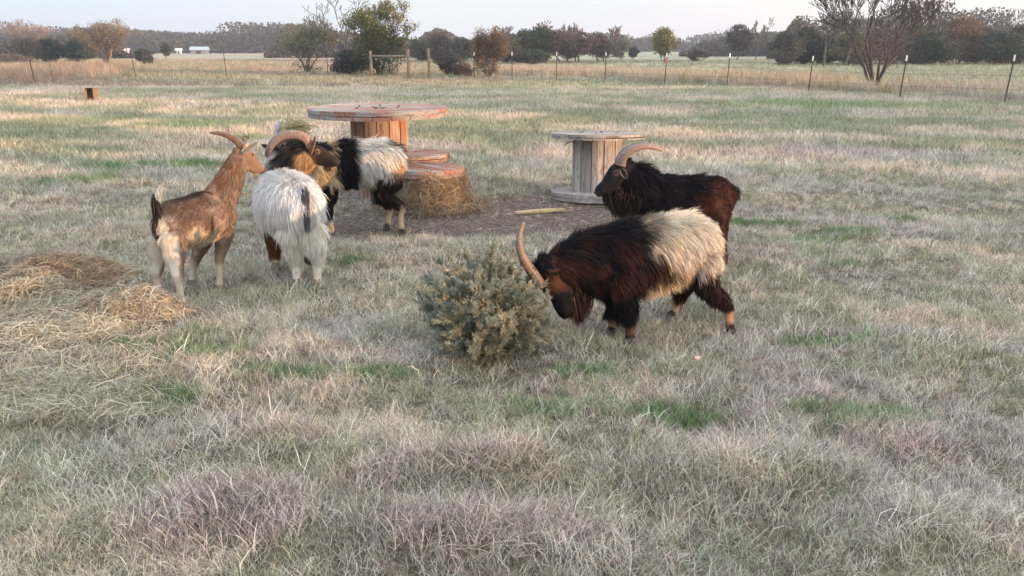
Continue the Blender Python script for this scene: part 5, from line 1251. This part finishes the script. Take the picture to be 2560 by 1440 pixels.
# ------------------------------------------------------------------ little pine
def pine():
    cx,cy=GX(1212,4.12),4.12; z0=gz(cx,cy); e=empty('small_pine',(cx,cy,z0),0,'small bushy blue green pine in the foreground, rubbed by the head down goat','pine tree')
    rr=random.Random(5); segs=[]; tw=[]
    top=.60
    def add(a,b,ra,rb): segs.append((*a,*b,ra,rb))
    pr=Vector((0,0,-.05)); 
    stem=[Vector((0,0,-.05)),Vector((-.02,0,.12)),Vector((.02,.01,.28)),Vector((.04,0,.42)),Vector((.03,0,.52))]
    for i in range(4): add(stem[i],stem[i+1],.016-.003*i,.013-.003*i)
    nb=112
    for k in range(nb):
        t=(k+.5)/nb; cz=1-1.72*t; az=k*2.39996+rr.uniform(-.35,.35); ra=math.sqrt(max(0,1-cz*cz)); v=rr.uniform(.80,1.10)
        end=Vector((math.cos(az)*ra*.305,math.sin(az)*ra*.305,.255+cz*.27))*v; end.z=max(end.z,.035)
        h0=min(.44,max(0,end.z-.16)*.85); base=stem[0].lerp(stem[-1],(h0+.05)/.57); n=5; p=base.copy(); pts=[p.copy()]
        for i in range(1,n+1):
            f=i/n; q=base.lerp(end,f)+Vector((rr.gauss(0,.008),rr.gauss(0,.008),rr.gauss(0,.006)-.03*math.sin(math.pi*f)*(ra))); q.z=max(q.z,.02)
            add(p,q,.0048*(1-f)+.002,.0048*(1-f)+.0018); d=(q-p).normalized(); p=q; pts.append(p.copy())
            if i>=2:
                for j in range(3):
                    s=(d*.9+Vector((rr.gauss(0,.65),rr.gauss(0,.65),rr.gauss(.35,.45)))).normalized(); l=rr.uniform(.045,.085); a=p.copy(); b=a+s*l; b.z=max(b.z,.02); add(a,b,.002,.0016); tw.append((a,b))
        tw.append((pts[-2],pts[-1]+d*.03))
    S=np.array(segs); obj('trunk',seg_mesh('trunk',S,5,.001,(.14,.10,.07)),M_BARK,e)
    r=np.random.default_rng(9); V=[];C=[]
    for (a,b) in tw:
        a=np.array(a); b=np.array(b); m=70; ax=unit(b-a); t=r.random(m)**.9; base=a+(b-a)*t[:,None]; s=unit(np.cross(ax,r.normal(size=(m,3)))); tilt=.5+.35*t[:,None]
        d=unit(s*(1-tilt*.55)+ax*tilt); L=(.026+.010*r.random(m))*(1-.15*t); side=unit(np.cross(d,r.normal(size=(m,3)))); w=.0015
        tip=base+d*L[:,None]; mid=base+d*(L*.55)[:,None]+np.array([0,0,.001])
        q=np.stack([base-side*w,base+side*w,mid+side*w,mid-side*w,mid-side*w,mid+side*w,tip+side*w*.3,tip-side*w*.3],1); V.append(q.reshape(-1,3))
        kind=r.random(); z=a[2]
        if kind<.10+.2*max(0,z-.3): c=np.array((.46,.43,.31))
        elif kind<.45: c=np.array((.37,.38,.29))
        else: c=np.array((.30,.32,.25))
        c=c*(.75+.5*r.random((m,1))); C.append(np.repeat(c,8,0))
    V=np.concatenate(V); me=mesh_np('needles',V,np.arange(len(V)).reshape(-1,4),col=np.concatenate(C)); obj('needles',me,M_LEAF,e)
    # dead stick leaning from under the branches
    a=P(1318,838,4.0); b=P(1372,862,3.93); o=tube_obj('dry_stick',[a,a.lerp(b,.5)+Vector((0,0,.008)),b],[.0035,.003,.002],mat_plain('dry_twig',(.42,.28,.2),.7),origin=a); tag(o,'thin pale dry stick leaning out from the right side of the pine','stick')
pine()

# ------------------------------------------------------------------ loose hay, lower left
def hay_mound(px,py,rx,ry,hgt,label,n,seed,pal,L=(.05,.19)):
    g=G(px,py); x,y=g.x,g.y; z=gz(x,y)
    def cf(n,r):
        a=r.random(n)*2*np.pi; q=np.sqrt(r.random(n))*1.1; bx=q*np.cos(a)*rx; by=q*np.sin(a)*ry
        hh=hgt*np.clip(1-q**2,0,1)**.8*(.6+.8*fbm(np.stack([bx/.12+seed,by/.12,bx*0],-1),3))
        zz=gh(x+bx,y+by)-z+.04+hh*(1-.25*r.random(n)); nn=np.stack([bx/rx*.5,by/ry*.5,np.ones(n)],-1); return np.stack([bx,by,zz],-1),nn
    V,F,c=hay_strands(n,cf,L,.0019,seed=seed,palette=pal,droop=.08,lf=.45); me=mesh_np('hay_heap',V,F,col=c); o=obj('hay_heap',me,M_HAY); o.location=(x,y,z); tag(o,label,'hay')
    ng=16; nv=[(0,0,.02+hgt*.55)]; fc=[]
    for i,q in enumerate((.35,.65,.95)):
        for k in range(24):
            a=2*math.pi*k/24; bx=q*math.cos(a)*rx; by=q*math.sin(a)*ry; nv.append((bx,by,float(gh(np.array([x+bx]),np.array([y+by]))[0])-z+.015+hgt*.6*(1-q*q)))
    for k in range(24): fc.append((0,1+k,1+(k+1)%24))
    for i in range(2):
        for k in range(24): a=1+i*24+k; b=1+i*24+(k+1)%24; fc.append((a,a+24,b+24)); fc.append((a,b+24,b))
    me=bpy.data.meshes.new('packed_core'); me.from_pydata(nv,[],fc); me.update(); setcol(me,np.tile((.17,.13,.08),(len(nv),1))); obj('packed_core',me,M_HAY,o)
GOLD=[(.50,.41,.27),(.58,.50,.35),(.42,.33,.21),(.33,.26,.18),(.64,.58,.43)]; RUST=[(.42,.28,.17),(.50,.36,.22),(.31,.21,.14),(.54,.44,.28)]; PALE=[(.60,.56,.45),(.52,.48,.38),(.70,.66,.55),(.38,.34,.26),(.58,.53,.36)]; BRN=[(.42,.35,.26),(.48,.41,.31),(.34,.28,.21)]
hay_mound(170,700,.40,.26,.15,'rusty golden hay heap at the left, topmost bright one',6500,21,RUST)
hay_mound(70,660,.40,.20,.08,'dull brown flattened hay heap farthest back at the left edge',4500,22,BRN)
hay_mound(40,740,.36,.28,.13,'golden hay heap cut off by the left edge of the picture',5200,23,GOLD)
hay_mound(325,790,.34,.20,.13,'brown and tan hay heap by the hind feet of the brown goat',5500,24,RUST+PALE)
hay_mound(90,830,.50,.26,.05,'pale yellowish flattened hay heap in front of the rusty one',6000,25,PALE+GOLD)
def loose_hay():
    r=np.random.default_rng(40); n=5200; px=-150+560*r.random(n)**1.6; py=640+430*r.random(n)**1.2
    px=np.where(r.random(n)<.3,px+r.normal(0,110,n),px); g=np.array([list(G(a,b)) for a,b in zip(px,py)]); g[:,2]=gh(g[:,0],g[:,1])+.045+.03*r.random(n)
    def cf(n_,r_): return g,np.tile([0,0,1.],(n_,1))+r_.normal(0,.12,(n_,3))
    V,F,c=hay_strands(n,cf,(.05,.24),.0015,seed=41,palette=PALE+GOLD,droop=.05)
    me=mesh_np('loose_hay',V,F,col=c); tag(obj('loose_hay',me,M_HAY),'loose pale hay strewn over the grass at the lower left','hay',kind='stuff')
loose_hay()
# stalks trodden into the bare dirt
def dirt_litter():
    r=np.random.default_rng(50); n=4000; x=r.uniform(-3.4,2.8,n); y=r.uniform(6.5,9.2,n); k=dirtf(x,y)>.3; x,y=x[k],y[k]; n=len(x); g=np.stack([x,y,gh(x,y)+.012+.012*r.random(n)],-1)
    V,F,c=hay_strands(n,lambda n_,r_:(g,np.tile([0,0,1.],(n_,1))+r_.normal(0,.1,(n_,3))),(.03,.16),.0016,seed=51,palette=[(.42,.35,.28),(.3,.24,.19),(.5,.44,.36),(.22,.18,.14)],droop=.02)
    me=mesh_np('straw_litter',V,F,col=c); tag(obj('straw_litter',me,M_HAY),'broken stalks trodden into the bare dirt round the spools','straw litter',kind='stuff')
dirt_litter()

# ------------------------------------------------------------------ evening haze
bm=bmesh.new(); bmesh.ops.create_cube(bm,size=1)
for v in bm.verts: v.co=Vector((v.co.x*1300,v.co.y*700+290,(v.co.z+.5)*16-2))
me=bpy.data.meshes.new('haze'); bm.to_mesh(me); bm.free()
m,nt,out=nmat('haze_air'); pv=nt.nodes.new('ShaderNodeVolumePrincipled'); pv.inputs['Color'].default_value=(.80,.86,1,1); pv.inputs['Density'].default_value=.0008; pv.inputs['Anisotropy'].default_value=.2
nt.links.new(pv.outputs[0],out.inputs['Volume']); tag(obj('haze',me,m),'thin pale evening haze over the far fields','haze',kind='stuff')
